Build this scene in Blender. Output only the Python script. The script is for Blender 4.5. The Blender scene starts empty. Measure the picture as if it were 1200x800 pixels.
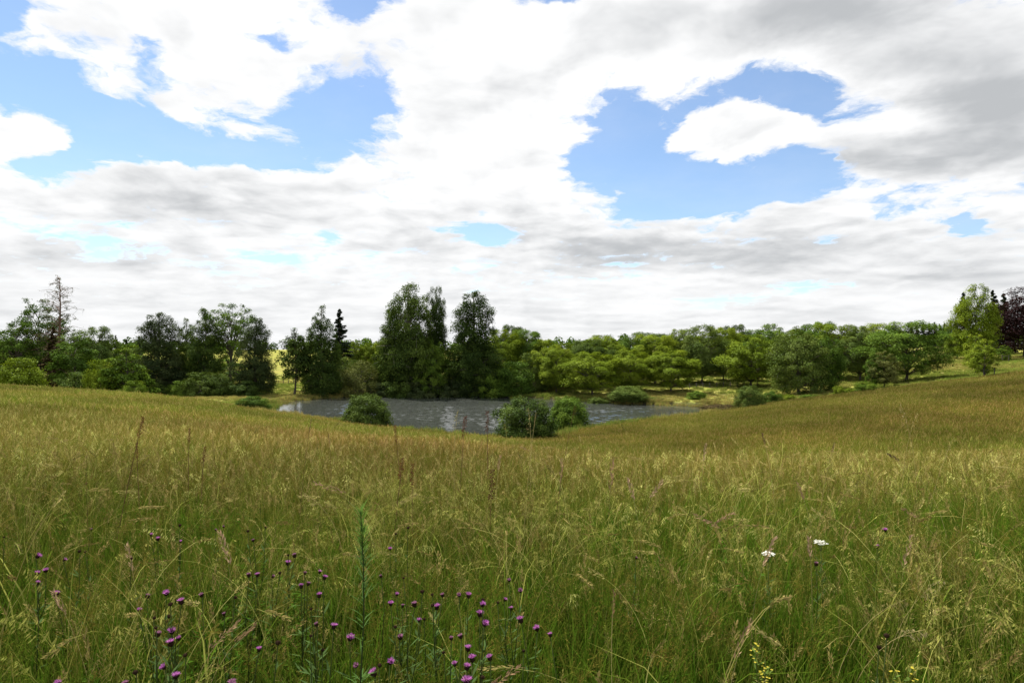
import bpy, math, random
import numpy as np
from mathutils import Vector, Matrix

# ------------------------------------------------------------------ camera
F = 733.0          # focal length in photo pixels (22 mm on 36 mm)
HZ = 412.0         # horizon row of the photograph
scene = bpy.context.scene
col = scene.collection
cam_d = bpy.data.cameras.new('camera')
cam_d.sensor_width = 36.0
cam_d.lens = 36.0 * F / 1200.0
cam_d.shift_y = (HZ - 400.0) / 1200.0
cam_d.clip_start = 0.05
cam_d.clip_end = 20000
cam = bpy.data.objects.new('camera', cam_d)
col.objects.link(cam)
cam.location = (0, 0, 0)
cam.rotation_euler = (math.radians(90), 0, 0)
scene.camera = cam

# ------------------------------------------------------------------ light
SUN_EL, SUN_AZ = math.radians(58), math.radians(-38)      # azimuth from +Y, negative = left
S = Vector((math.sin(SUN_AZ) * math.cos(SUN_EL), math.cos(SUN_AZ) * math.cos(SUN_EL), math.sin(SUN_EL)))
sun_d = bpy.data.lights.new('sun', 'SUN')
sun_d.energy = 5.0
sun_d.angle = math.radians(0.6)
sun_d.color = (1.0, 0.95, 0.86)
sun = bpy.data.objects.new('sun', sun_d)
col.objects.link(sun)
sun.rotation_euler = S.to_track_quat('Z', 'Y').to_euler()

scene.view_settings.view_transform = 'Standard'
scene.view_settings.look = 'None'
scene.view_settings.gamma = 1.0
scene.view_settings.exposure = 0.9
scene.view_settings.use_curve_mapping = False
scene.render.engine = 'CYCLES'
scene.cycles.max_bounces = 6
scene.cycles.diffuse_bounces = 3
scene.cycles.glossy_bounces = 3
scene.cycles.transmission_bounces = 3
scene.cycles.transparent_max_bounces = 4
scene.cycles.use_denoising = True
scene.cycles.caustics_reflective = False
scene.cycles.caustics_refractive = False


class NT:
    """small helper for building node trees"""
    def __init__(self, tree):
        self.t = tree
        tree.nodes.clear()

    def n(self, typ, **kw):
        nd = self.t.nodes.new(typ)
        for k, v in kw.items():
            setattr(nd, k, v)
        return nd

    def put(self, sock, val):
        if isinstance(val, bpy.types.NodeSocket):
            self.t.links.new(val, sock)
        else:
            sock.default_value = val

    def math(self, op, a, b=None, c=None, clamp=False):
        nd = self.n('ShaderNodeMath', operation=op, use_clamp=clamp)
        self.put(nd.inputs[0], a)
        if b is not None: self.put(nd.inputs[1], b)
        if c is not None: self.put(nd.inputs[2], c)
        return nd.outputs[0]

    def vmath(self, op, a, b=None):
        nd = self.n('ShaderNodeVectorMath', operation=op)
        self.put(nd.inputs[0], a)
        if b is not None: self.put(nd.inputs[1], b)
        return nd.outputs[0]

    def noise(self, vec, scale, detail=4, rough=0.55, dist=0.0, out='Fac'):
        nd = self.n('ShaderNodeTexNoise')
        if vec is not None: self.put(nd.inputs['Vector'], vec)
        nd.inputs['Scale'].default_value = scale
        nd.inputs['Detail'].default_value = detail
        nd.inputs['Roughness'].default_value = rough
        nd.inputs['Distortion'].default_value = dist
        return nd.outputs[out]

    def smooth(self, x, a, b, lo=0.0, hi=1.0):
        nd = self.n('ShaderNodeMapRange', interpolation_type='SMOOTHSTEP')
        self.put(nd.inputs['Value'], x)
        for k, v in (('From Min', a), ('From Max', b), ('To Min', lo), ('To Max', hi)):
            nd.inputs[k].default_value = v
        return nd.outputs[0]

    def mix(self, f, a, b, blend='MIX'):
        nd = self.n('ShaderNodeMix', data_type='RGBA', blend_type=blend)
        self.put(nd.inputs[0], f)
        self.put(nd.inputs[6], a if isinstance(a, bpy.types.NodeSocket) else (*a, 1))
        self.put(nd.inputs[7], b if isinstance(b, bpy.types.NodeSocket) else (*b, 1))
        return nd.outputs[2]


# ------------------------------------------------------------------ world: clear sky with broken cumulus
world = bpy.data.worlds.new('World')
scene.world = world
world.use_nodes = True
w = NT(world.node_tree)
HOR = 0.15


def sky_plane(px, py):
    d = np.array([(px - 600) / F, 1.0, (HZ - py) / F])
    d /= np.linalg.norm(d)
    return np.array([d[0], d[1]]) / (d[2] + HOR)


def build_world():
    tc = w.n('ShaderNodeTexCoord').outputs['Generated']
    sep = w.n('ShaderNodeSeparateXYZ')
    w.put(sep.inputs[0], tc)
    den = w.math('ADD', w.math('MAXIMUM', sep.outputs[2], 0.0), HOR)
    comb = w.n('ShaderNodeCombineXYZ')
    w.put(comb.inputs[0], w.math('DIVIDE', sep.outputs[0], den))
    w.put(comb.inputs[1], w.math('DIVIDE', sep.outputs[1], den))
    P = comb.outputs[0]
    # domain warp so that outlines billow
    wn = w.noise(P, 2.0, 7, 0.58, 0.0, 'Color')
    warp = w.vmath('MULTIPLY', w.vmath('SUBTRACT', wn, (0.5, 0.5, 0.5)), (0.36, 0.36, 0.0))
    Pw = w.vmath('ADD', P, warp)

    def blobs(lst, start):
        acc = start
        for (px, py, wx, wy, ang, wt) in lst:
            c = sky_plane(px, py)
            J = np.stack([(sky_plane(px + 2, py) - sky_plane(px - 2, py)) / 4,
                          (sky_plane(px, py + 2) - sky_plane(px, py - 2)) / 4], 1)
            ca, sa = math.cos(math.radians(ang)), math.sin(math.radians(ang))
            A = np.diag([1 / wx, 1 / wy]) @ np.array([[ca, sa], [-sa, ca]]) @ np.linalg.inv(J)
            U, s, Vt = np.linalg.svd(A)
            if np.linalg.det(Vt) < 0:
                Vt[1] *= -1
            m = w.n('ShaderNodeMapping', vector_type='TEXTURE')
            w.put(m.inputs['Vector'], Pw)
            m.inputs['Location'].default_value = (c[0], c[1], 0)
            m.inputs['Rotation'].default_value = (0, 0, math.atan2(Vt[0, 1], Vt[0, 0]))
            m.inputs['Scale'].default_value = (1 / s[0], 1 / s[1], 1)
            g = w.n('ShaderNodeTexGradient', gradient_type='SPHERICAL')
            w.put(g.inputs[0], m.outputs[0])
            acc = w.math('MULTIPLY_ADD', g.outputs['Fac'], wt, acc)
        return acc

    gaps = [(60, 118, 120, 44, 10, -1.5), (165, 160, 130, 40, 10, -1.5), (330, 190, 80, 26, 2, -1.5), (250, 180, 80, 26, 5, -1.0),
            (70, 196, 80, 28, 0, -1.2), (415, 138, 88, 62, 0, -1.7), (440, 8, 62, 44, 0, -1.6),
            (645, 0, 110, 28, 0, -1.4), (720, 150, 84, 66, 20, -1.5), (780, 222, 150, 46, 10, -1.6), (690, 190, 60, 34, 10, -1.0),
            (895, 220, 110, 34, -3, -1.4), (950, 118, 125, 52, 0, -1.8), (930, 190, 80, 36, 0, -1.2), (810, 120, 60, 40, 0, -0.6), (560, 276, 72, 18, 8, -1.5),
            (1140, 266, 42, 18, 0, -1.4), (950, 336, 80, 13, 0, -1.2), (830, 356, 90, 12, -5, -1.2),
            (2, 22, 42, 38, 0, -1.5), (195, 82, 50, 34, 40, -0.8), (325, 48, 50, 20, 20, -0.8), (385, 282, 30, 10, 0, -1.0)]
    adds = [(868, 158, 100, 42, -8, 1.55), (920, 150, 60, 22, 0, 0.7), (800, 172, 40, 14, 0, 0.6), (30, 163, 68, 36, -10, 1.8), (1090, 150, 210, 110, 0, 1.3),
            (545, 95, 250, 180, 0, 0.8), (250, 70, 220, 70, 12, 0.6), (400, 250, 500, 60, 3, 0.7),
            (900, 30, 420, 80, 0, 0.9), (1000, 295, 400, 60, 0, 0.5), (600, 160, 110, 110, 0, 0.6), (790, 95, 120, 40, 0, 0.5)]
    n1 = w.noise(Pw, 2.9, 11, 0.60, 0.1)
    n0 = w.noise(P, 0.55, 3, 0.5)
    n3 = w.noise(Pw, 11.0, 6, 0.62)
    base = w.math('ADD', w.math('ADD', w.math('MULTIPLY_ADD', n1, 3.3, -1.30), w.math('ADD', w.math('MULTIPLY_ADD', n3, 1.4, -0.70), w.smooth(sep.outputs[2], 0.17, 0.02, 0.0, 0.75))), w.math('MULTIPLY_ADD', n0, 0.8, -0.40))
    D = blobs(adds, blobs(gaps, base))
    alpha = w.smooth(D, -0.16, 0.42)
    # shading: thick parts are grey below, with soft relief from a shifted sample toward the sun
    ws = w.noise(P, 1.6, 3, 0.5, 0.0, 'Color')
    Ps = w.vmath('ADD', P, w.vmath('MULTIPLY', w.vmath('SUBTRACT', ws, (0.5, 0.5, 0.5)), (0.30, 0.30, 0.0)))
    off = w.vmath('ADD', Ps, (-0.05, -0.09, 0.0))
    n1a = w.noise(Ps, 3.6, 4, 0.52)
    n1b = w.noise(off, 3.6, 4, 0.52)
    relief = w.math('MULTIPLY', w.math('SUBTRACT', n1a, n1b), w.smooth(sep.outputs[2], 0.03, 0.22, 0.25, 1.0))
    darks = [(1150, 138, 150, 70, 0, 1.7), (1090, 192, 200, 34, 0, 1.7), (980, 30, 400, 70, 0, 0.85),
             (235, 240, 260, 42, 3, 0.55), (640, 288, 270, 46, 4, 0.5), (860, 292, 220, 44, 0, 0.45),
             (480, 118, 200, 70, 0, 0.25), (110, 55, 160, 50, 0, 0.2), (90, 300, 260, 40, 0, 0.3),
             (1060, 310, 300, 40, 0, 0.3)]
    n2 = w.noise(Ps, 1.7, 5, 0.5)
    thick = w.smooth(D, 0.25, 1.5, 0.0, 0.13)
    low = w.smooth(sep.outputs[2], 0.34, 0.02, 0.0, 0.24)
    t = w.math('ADD', thick, low)
    t = blobs(darks, t)
    t = w.math('MULTIPLY', t, w.smooth(n2, 0.25, 0.72, 0.35, 1.3))
    t = w.math('MULTIPLY_ADD', relief, 1.2, t)
    t = w.math('MULTIPLY', t, w.smooth(alpha, 0.35, 1.0, 0.2, 1.0))
    t = w.smooth(t, -0.12, 1.0)
    cloud = w.mix(t, (6.5, 6.52, 6.54), (3.25, 3.36, 3.48))
    sky = w.n('ShaderNodeTexSky', sky_type='NISHITA', sun_disc=False)
    sky.sun_elevation = SUN_EL
    sky.sun_rotation = SUN_AZ
    sky.altitude = 100
    sky.air_density = 1.0
    sky.dust_density = 0.15
    sky.ozone_density = 2.2
    skyc = sky.outputs[0]
    veil = w.smooth(w.noise(P, 0.9, 6, 0.6), 0.35, 0.75, 0.0, 0.18)
    c = w.mix(w.math('MAXIMUM', alpha, veil), skyc, cloud)
    bg = w.n('ShaderNodeBackground')
    w.put(bg.inputs[0], c)
    bg.inputs[1].default_value = 0.088
    out = w.n('ShaderNodeOutputWorld')
    w.t.links.new(bg.outputs[0], out.inputs[0])


build_world()

# ------------------------------------------------------------------ helpers
rnd = random.Random(7)


def tag(o, label=None, cat=None, group=None, kind=None):
    if label: o['label'] = label
    if cat: o['category'] = cat
    if group: o['group'] = group
    if kind: o['kind'] = kind
    return o


def mesh_from(name, verts, faces_flat, loop_tot, mats=(), smooth=False, attrs=None):
    """numpy arrays -> mesh; attrs: {name: (type, array on points)}"""
    me = bpy.data.meshes.new(name)
    verts = np.asarray(verts, dtype=np.float32)
    faces_flat = np.asarray(faces_flat, dtype=np.int32)
    loop_tot = np.asarray(loop_tot, dtype=np.int32)
    me.vertices.add(len(verts))
    me.vertices.foreach_set('co', verts.ravel())
    me.loops.add(len(faces_flat))
    me.loops.foreach_set('vertex_index', faces_flat)
    me.polygons.add(len(loop_tot))
    st = np.zeros(len(loop_tot), dtype=np.int32)
    st[1:] = np.cumsum(loop_tot)[:-1]
    me.polygons.foreach_set('loop_start', st)
    for m in mats:
        me.materials.append(m)
    for k, (typ, arr) in (attrs or {}).items():
        a = me.attributes.new(k, typ, 'POINT')
        arr = np.asarray(arr, dtype=np.float32)
        if typ == 'FLOAT_COLOR':
            a.data.foreach_set('color', arr.ravel())
        elif typ == 'FLOAT_VECTOR':
            a.data.foreach_set('vector', arr.ravel())
        elif typ == 'INT':
            a.data.foreach_set('value', arr.astype(np.int32))
        else:
            a.data.foreach_set('value', arr)
    me.update(calc_edges=True)
    if smooth:
        me.shade_smooth()
    me.validate()
    return me


class MB:
    """collects vertices, faces and a colour for each vertex"""
    def __init__(self):
        self.v, self.f, self.c = [], [], []

    def add(self, vs, fs, c):
        o = len(self.v)
        self.v.extend([tuple(v) for v in vs])
        self.f.extend([[i + o for i in f] for f in fs])
        if isinstance(c, list):
            self.c.extend(c)
        else:
            self.c.extend([c] * len(vs))

    def mesh(self, name, mats=(), smooth=False, col_attr=True):
        flat = [i for f in self.f for i in f]
        tot = [len(f) for f in self.f]
        at = {'col': ('FLOAT_COLOR', np.array([(*c, 1) for c in self.c]))} if col_attr else None
        return mesh_from(name, np.array(self.v).reshape(-1, 3), flat, tot, mats, smooth, at)

    def tube(self, pts, rad, sides, c):
        pts = [Vector(p) for p in pts]
        vs, fs = [], []
        n = len(pts)
        for i, p in enumerate(pts):
            t = (pts[min(i + 1, n - 1)] - pts[max(i - 1, 0)]).normalized()
            a = t.cross(Vector((0.31, 0.95, 0.05))).normalized()
            b = t.cross(a)
            for k in range(sides):
                th = 2 * math.pi * k / sides
                vs.append(p + (a * math.cos(th) + b * math.sin(th)) * rad[i])
        for i in range(n - 1):
            for k in range(sides):
                k2 = (k + 1) % sides
                fs.append([i * sides + k, i * sides + k2, (i + 1) * sides + k2, (i + 1) * sides + k])
        fs.append([(n - 1) * sides + k for k in range(sides)])
        self.add(vs, fs, c)

    def ribbon(self, pts, wid, side, c):
        """flat tapering strip: pts along, wid half widths, side = sideways vector"""
        vs, fs, cs = [], [], []
        n = len(pts)
        for i, p in enumerate(pts):
            p = Vector(p)
            vs += [p - side * wid[i], p + side * wid[i]]
            cc = c[i] if isinstance(c, list) else c
            cs += [cc, cc]
        for i in range(n - 1):
            fs.append([2 * i, 2 * i + 1, 2 * i + 3, 2 * i + 2])
        self.add(vs, fs, cs)

    def diamond(self, p, axis, side, L, W, c):
        p = Vector(p)
        self.add([p, p + axis * L * 0.45 + side * W, p + axis * L, p + axis * L * 0.45 - side * W], [[0, 1, 2, 3]], c)


def vnoise(x, y, scale, seed=0):
    """smooth value noise, numpy arrays in metres -> 0..1"""
    r = np.random.RandomState(seed).rand(256, 256)
    x = np.asarray(x, float) / scale + 1000.3
    y = np.asarray(y, float) / scale + 1000.7
    xi, yi = np.floor(x).astype(int), np.floor(y).astype(int)
    fx, fy = x - xi, y - yi
    fx, fy = fx * fx * (3 - 2 * fx), fy * fy * (3 - 2 * fy)
    g = lambda i, j: r[i % 256, j % 256]
    return (g(xi, yi) * (1 - fx) + g(xi + 1, yi) * fx) * (1 - fy) + (g(xi, yi + 1) * (1 - fx) + g(xi + 1, yi + 1) * fx) * fy


def fbm(x, y, scale, seed=0, oct=4):
    s, a, t = 0, 1, 0
    for i in range(oct):
        s = s + a * vnoise(x, y, scale / 2 ** i, seed + i)
        t += a
        a *= 0.55
    return s / t


# ------------------------------------------------------------------ terrain heights
COLS = {
    -300: [(6, -1.75), (10, -1.95), (20, -2.3), (40, -2.6), (70, -2.9), (85, -4.2), (110, -7.5), (140, -9.0), (200, -8), (300, -5), (500, -2), (1000, 3), (3000, 14)],
    0: [(6, -1.80), (10, -2.05), (20, -2.6), (40, -3.25), (70, -3.9), (85, -5.4), (110, -8.6), (135, -9.5), (200, -8.4), (300, -6), (500, -3), (1000, 2), (3000, 12)],
    200: [(6, -1.83), (10, -2.15), (20, -2.95), (40, -4.15), (75, -5.45), (90, -7.0), (115, -9.5), (150, -9.5), (200, -8.5), (300, -6), (500, -3), (1000, 2), (3000, 12)],
    310: [(6, -1.85), (10, -2.2), (20, -3.15), (40, -4.95), (75, -7.5), (88, -9.2), (98, -9.8), (140, -9.6), (200, -8.5), (300, -6), (500, -3), (1000, 1), (3000, 10)],
    430: [(6, -1.85), (10, -2.25), (20, -3.4), (40, -5.6), (72, -8.85), (80, -9.8), (140, -9.7), (200, -8.5), (300, -6), (500, -3), (1000, 1), (3000, 10)],
    560: [(6, -1.85), (10, -2.3), (20, -3.6), (40, -6.2), (68, -9.6), (72, -9.9), (140, -9.7), (200, -8.5), (300, -6), (500, -3), (1000, 1), (3000, 10)],
    640: [(6, -1.85), (10, -2.3), (20, -3.8), (40, -6.7), (66, -9.7), (72, -9.9), (135, -9.7), (200, -7.5), (300, -5), (500, -2), (1000, 2), (3000, 10)],
    720: [(6, -1.85), (10, -2.35), (20, -4.0), (33, -6.4), (55, -8.1), (78, -9.4), (84, -9.9), (122, -9.7), (140, -8.6), (200, -6), (300, -3.5), (500, -1), (1000, 3), (3000, 12)],
    820: [(6, -1.85), (10, -2.38), (20, -4.1), (32, -6.3), (60, -7.7), (88, -9.3), (97, -9.9), (117, -9.7), (140, -8.2), (200, -5.8), (300, -3), (500, 0), (1000, 4), (3000, 12)],
    900: [(6, -1.85), (10, -2.38), (20, -4.1), (32, -6.2), (60, -6.85), (90, -8.0), (100, -8.7), (120, -8.4), (200, -5.5), (300, -2.5), (500, 1), (1000, 6), (3000, 12)],
    1000: [(6, -1.85), (10, -2.38), (20, -4.05), (32, -6.0), (60, -5.95), (90, -6.4), (100, -6.9), (120, -6.7), (200, -4), (300, -1), (500, 3), (1000, 8), (3000, 14)],
    1100: [(6, -1.84), (10, -2.36), (20, -3.95), (32, -5.8), (60, -5.0), (90, -5.0), (100, -5.3), (120, -4.9), (200, -1.8), (300, 1), (500, 5), (1000, 10), (3000, 16)],
    1200: [(6, -1.83), (10, -2.34), (20, -3.85), (32, -5.5), (60, -4.2), (90, -3.4), (100, -3.55), (120, -3.2), (200, -0.6), (300, 2), (500, 6), (1000, 11), (3000, 16)],
    1500: [(6, -1.8), (10, -2.2), (20, -3.2), (32, -3.8), (60, -1.5), (90, 0.4), (100, 0.8), (120, 1.4), (200, 4), (300, 6), (500, 9), (1000, 13), (3000, 18)],
}
NPX, NLD = 361, 400
_pxs = np.linspace(-300, 1500, NPX)
_lds = np.linspace(math.log(2.0), math.log(4000.0), NLD)


def _table():
    keys = sorted(COLS)
    rows = []
    for k in keys:
        d = [0.5, 2.0] + [a for a, b in COLS[k]] + [6000]
        z = [-1.6, -1.66] + [b for a, b in COLS[k]] + [COLS[k][-1][1] + 4]
        rows.append(np.interp(np.exp(_lds), d, z))
    rows = np.array(rows)
    T = np.array([np.interp(_pxs, keys, rows[:, j]) for j in range(NLD)]).T
    def blur(A, ax, sg):
        k = np.arange(-3 * sg, 3 * sg + 1)
        g = np.exp(-0.5 * (k / sg) ** 2); g /= g.sum()
        pad = [(0, 0), (0, 0)]; pad[ax] = (3 * sg, 3 * sg)
        B = np.pad(A, pad, mode='edge')
        return np.apply_along_axis(lambda r: np.convolve(r, g, 'valid'), ax, B)
    T = blur(T, 0, 6)
    T = blur(T, 1, 4)
    return T


TAB = _table()
LAKE = [(300, 98), (312, 112), (335, 126), (370, 135), (420, 140), (480, 142), (560, 142), (590, 139), (640, 133),
        (680, 128), (720, 122), (760, 119), (820, 115), (858, 108), (850, 100), (820, 93), (770, 87.5), (720, 82), (690, 78),
        (640, 69.5), (560, 69.5), (500, 72), (430, 78), (360, 87), (318, 94)]
LAKE_XY = np.array([((p - 600) / F * d, d) for p, d in LAKE])
LAKE_Z = -10.0


def lake_dist(x, y):
    """signed distance to the shoreline, positive on land"""
    n = len(LAKE_XY)
    best = np.full(np.shape(x), 1e9)
    inside = np.zeros(np.shape(x), bool)
    for i in range(n):
        ax, ay = LAKE_XY[i]; bx, by = LAKE_XY[(i + 1) % n]
        dx, dy = bx - ax, by - ay
        t = np.clip(((x - ax) * dx + (y - ay) * dy) / (dx * dx + dy * dy), 0, 1)
        best = np.minimum(best, np.hypot(x - ax - t * dx, y - ay - t * dy))
        c = ((ay > y) != (by > y)) & (x < (bx - ax) * (y - ay) / (by - ay + 1e-12) + ax)
        inside ^= c
    return np.where(inside, -best, best)


def height(x, y):
    x = np.asarray(x, float); y = np.asarray(y, float)
    yy = np.maximum(y, 2.0)
    px = np.clip(600 + F * x / np.maximum(yy, 6), -300, 1500)
    a = (px + 300) / 1800 * (NPX - 1)
    b = np.clip((np.log(yy) - _lds[0]) / (_lds[-1] - _lds[0]), 0, 1) * (NLD - 1)
    i = np.clip(a.astype(int), 0, NPX - 2); j = np.clip(b.astype(int), 0, NLD - 2)
    fa, fb = a - i, b - j
    z = (TAB[i, j] * (1 - fa) + TAB[i + 1, j] * fa) * (1 - fb) + (TAB[i, j + 1] * (1 - fa) + TAB[i + 1, j + 1] * fa) * fb
    z = z + np.where(y < 2, (2 - y) * 0.03, 0)
    z = z + (fbm(x, y, 9.0, 3, 3) - 0.5) * 0.22 * np.clip(y / 8, 0, 1)
    ld = lake_dist(x, y)
    near = np.clip(1 - ld / 6.0, 0, 1)
    shore = LAKE_Z + 0.22 + np.clip(ld, 0, 6) * 0.05
    z = np.where(ld > 0, np.maximum(z, shore), z)
    z = np.where(ld <= 0, LAKE_Z + 0.15 - np.minimum(-ld * 0.35, 1.6), z)
    return z


def hz(x, y):
    return float(height(np.array([x]), np.array([y]))[0])


def to_world(px, d):
    return (px - 600) / F * d, d


# ------------------------------------------------------------------ materials
def new_mat(name):
    m = bpy.data.materials.new(name)
    m.use_nodes = True
    return m, NT(m.node_tree)


def bark_mat(name, a, b):
    m, t = new_mat(name)
    tc = t.n('ShaderNodeTexCoord').outputs['Object']
    st = t.vmath('MULTIPLY', tc, (1.0, 1.0, 0.2))
    n = t.noise(st, 6.0, 6, 0.65)
    c = t.mix(t.smooth(n, 0.3, 0.7), a, b)
    p = t.n('ShaderNodeBsdfPrincipled')
    t.put(p.inputs['Base Color'], c)
    p.inputs['Roughness'].default_value = 0.9
    bp = t.n('ShaderNodeBump'); bp.inputs['Strength'].default_value = 0.5; bp.inputs['Distance'].default_value = 0.05
    t.put(bp.inputs['Height'], n)
    t.put(p.inputs['Normal'], bp.outputs[0])
    o = t.n('ShaderNodeOutputMaterial'); t.t.links.new(p.outputs[0], o.inputs[0])
    return m


def leaf_mat(name, dark, mid, light, trans=0.16):
    m, t = new_mat(name)
    at = t.n('ShaderNodeAttribute', attribute_name='lv')
    oi = t.n('ShaderNodeObjectInfo')
    f = t.math('ADD', at.outputs['Fac'], t.math('MULTIPLY_ADD', oi.outputs['Random'], 0.5, -0.25))
    r = t.n('ShaderNodeValToRGB')
    t.put(r.inputs[0], f)
    e = r.color_ramp.elements
    e[0].position = 0.05; e[0].color = (*dark, 1)
    e[1].position = 0.95; e[1].color = (*light, 1)
    k = e.new(0.5); k.color = (*mid, 1)
    d = t.n('ShaderNodeBsdfDiffuse'); t.put(d.inputs[0], r.outputs[0])
    tr = t.n('ShaderNodeBsdfTranslucent')
    t.put(tr.inputs[0], t.mix(1.0, r.outputs[0], (1.25, 1.2, 0.6), 'MULTIPLY'))
    g = t.n('ShaderNodeBsdfGlossy'); g.inputs['Roughness'].default_value = 0.45
    g.inputs[0].default_value = (0.9, 0.95, 1, 1)
    m1 = t.n('ShaderNodeMixShader'); m1.inputs[0].default_value = trans
    t.t.links.new(d.outputs[0], m1.inputs[1]); t.t.links.new(tr.outputs[0], m1.inputs[2])
    m2 = t.n('ShaderNodeMixShader'); m2.inputs[0].default_value = 0.003
    t.t.links.new(m1.outputs[0], m2.inputs[1]); t.t.links.new(g.outputs[0], m2.inputs[2])
    o = t.n('ShaderNodeOutputMaterial'); t.t.links.new(m2.outputs[0], o.inputs[0])
    return m


def plant_mat(name, tint=False, trans=0.35):
    m, t = new_mat(name)
    c = t.n('ShaderNodeAttribute', attribute_name='col').outputs['Color']
    if tint:
        ti = t.n('ShaderNodeAttribute', attribute_name='tint', attribute_type='INSTANCER').outputs['Color']
        c = t.mix(1.0, c, ti, 'MULTIPLY')
    d = t.n('ShaderNodeBsdfDiffuse'); t.put(d.inputs[0], c)
    tr = t.n('ShaderNodeBsdfTranslucent'); t.put(tr.inputs[0], c)
    m1 = t.n('ShaderNodeMixShader'); m1.inputs[0].default_value = trans
    t.t.links.new(d.outputs[0], m1.inputs[1]); t.t.links.new(tr.outputs[0], m1.inputs[2])
    o = t.n('ShaderNodeOutputMaterial'); t.t.links.new(m1.outputs[0], o.inputs[0])
    return m


M = {}
M['bark'] = bark_mat('bark', (0.035, 0.028, 0.02), (0.11, 0.09, 0.07))
M['bark_pale'] = bark_mat('bark_pale', (0.16, 0.14, 0.11), (0.34, 0.31, 0.26))
M['bark_red'] = bark_mat('bark_red', (0.07, 0.04, 0.025), (0.17, 0.10, 0.07))
M['lf_dark'] = leaf_mat('leaf_dark', (0.0278, 0.0503, 0.0111), (0.0556, 0.0912, 0.0178), (0.1158, 0.1651, 0.0289))
M['lf_deep'] = leaf_mat('leaf_deep', (0.0320, 0.0514, 0.0190), (0.0545, 0.0786, 0.0272), (0.0962, 0.1210, 0.0409))
M['lf_mid'] = leaf_mat('leaf_mid', (0.0417, 0.0794, 0.0112), (0.0808, 0.1414, 0.0186), (0.1463, 0.2164, 0.0278))
M['lf_bright'] = leaf_mat('leaf_bright', (0.0728, 0.1089, 0.0087), (0.1394, 0.1973, 0.0155), (0.2322, 0.2858, 0.0259))
M['lf_lime'] = leaf_mat('leaf_lime', (0.0600, 0.1050, 0.0112), (0.1100, 0.1733, 0.0176), (0.1900, 0.2520, 0.0320))
M['lf_grey'] = leaf_mat('leaf_greygreen', (0.0492, 0.0793, 0.0156), (0.0821, 0.1233, 0.0225), (0.1282, 0.1707, 0.0363))
M['lf_olive'] = leaf_mat('leaf_olive', (0.055, 0.070, 0.018), (0.098, 0.115, 0.028), (0.150, 0.160, 0.045))
M['lf_spruce'] = leaf_mat('needle_spruce', (0.018, 0.030, 0.020), (0.032, 0.048, 0.028), (0.055, 0.072, 0.038), 0.1)
M['lf_brown'] = leaf_mat('needle_brown', (0.040, 0.034, 0.016), (0.075, 0.058, 0.026), (0.12, 0.085, 0.04), 0.1)
M['lf_copper'] = leaf_mat('leaf_copper', (0.016, 0.008, 0.009), (0.032, 0.015, 0.016), (0.065, 0.032, 0.030), 0.2)
M['plant'] = plant_mat('plant')
M['grass'] = plant_mat('grass', True, 0.35)


def wood_mat(name, a, b):
    return bark_mat(name, a, b)


M['post'] = wood_mat('weathered_post', (0.03, 0.026, 0.02), (0.08, 0.07, 0.055))


def ground_mat():
    m, t = new_mat('meadow_ground')
    tc = t.n('ShaderNodeTexCoord').outputs['Object']
    zone = t.n('ShaderNodeAttribute', attribute_name='zone')
    sep = t.n('ShaderNodeSeparateColor'); t.put(sep.inputs[0], zone.outputs['Color'])
    nA = t.noise(tc, 0.12, 6, 0.6)
    nB = t.noise(tc, 1.7, 8, 0.68)
    st = t.vmath('MULTIPLY', tc, (0.25, 0.9, 0.5))
    nC = t.noise(st, 0.5, 5, 0.6)
    nD = t.noise(tc, 9.0, 4, 0.7)
    meadow = t.mix(t.smooth(nA, 0.3, 0.7), (0.092, 0.086, 0.016), (0.120, 0.092, 0.020))
    meadow = t.mix(t.smooth(nC, 0.38, 0.66), meadow, (0.080, 0.090, 0.016))
    lawn = t.mix(t.smooth(nA, 0.35, 0.65), (0.185, 0.225, 0.040), (0.28, 0.25, 0.068))
    lawn = t.mix(t.smooth(nC, 0.48, 0.68), lawn, (0.22, 0.175, 0.085))
    c = t.mix(sep.outputs[0], meadow, lawn)
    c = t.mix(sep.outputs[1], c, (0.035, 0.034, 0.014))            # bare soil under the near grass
    c = t.mix(sep.outputs[2], c, (0.05, 0.042, 0.026))             # mud and roots at the water line
    g = t.smooth(nB, 0.25, 0.75, 0.62, 1.35)
    g2 = t.smooth(nD, 0.25, 0.75, 0.75, 1.25)
    gg = t.math('MULTIPLY', g, g2)
    cc = t.n('ShaderNodeCombineColor')
    for i in range(3): t.put(cc.inputs[i], gg)
    c = t.mix(1.0, c, cc.outputs[0], 'MULTIPLY')
    d = t.n('ShaderNodeBsdfDiffuse'); t.put(d.inputs[0], c)
    bp = t.n('ShaderNodeBump'); bp.inputs['Strength'].default_value = 0.8; bp.inputs['Distance'].default_value = 0.25
    t.put(bp.inputs['Height'], t.math('ADD', nB, t.math('MULTIPLY', nD, 0.4)))
    t.put(d.inputs['Normal'], bp.outputs[0])
    o = t.n('ShaderNodeOutputMaterial'); t.t.links.new(d.outputs[0], o.inputs[0])
    return m


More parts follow.
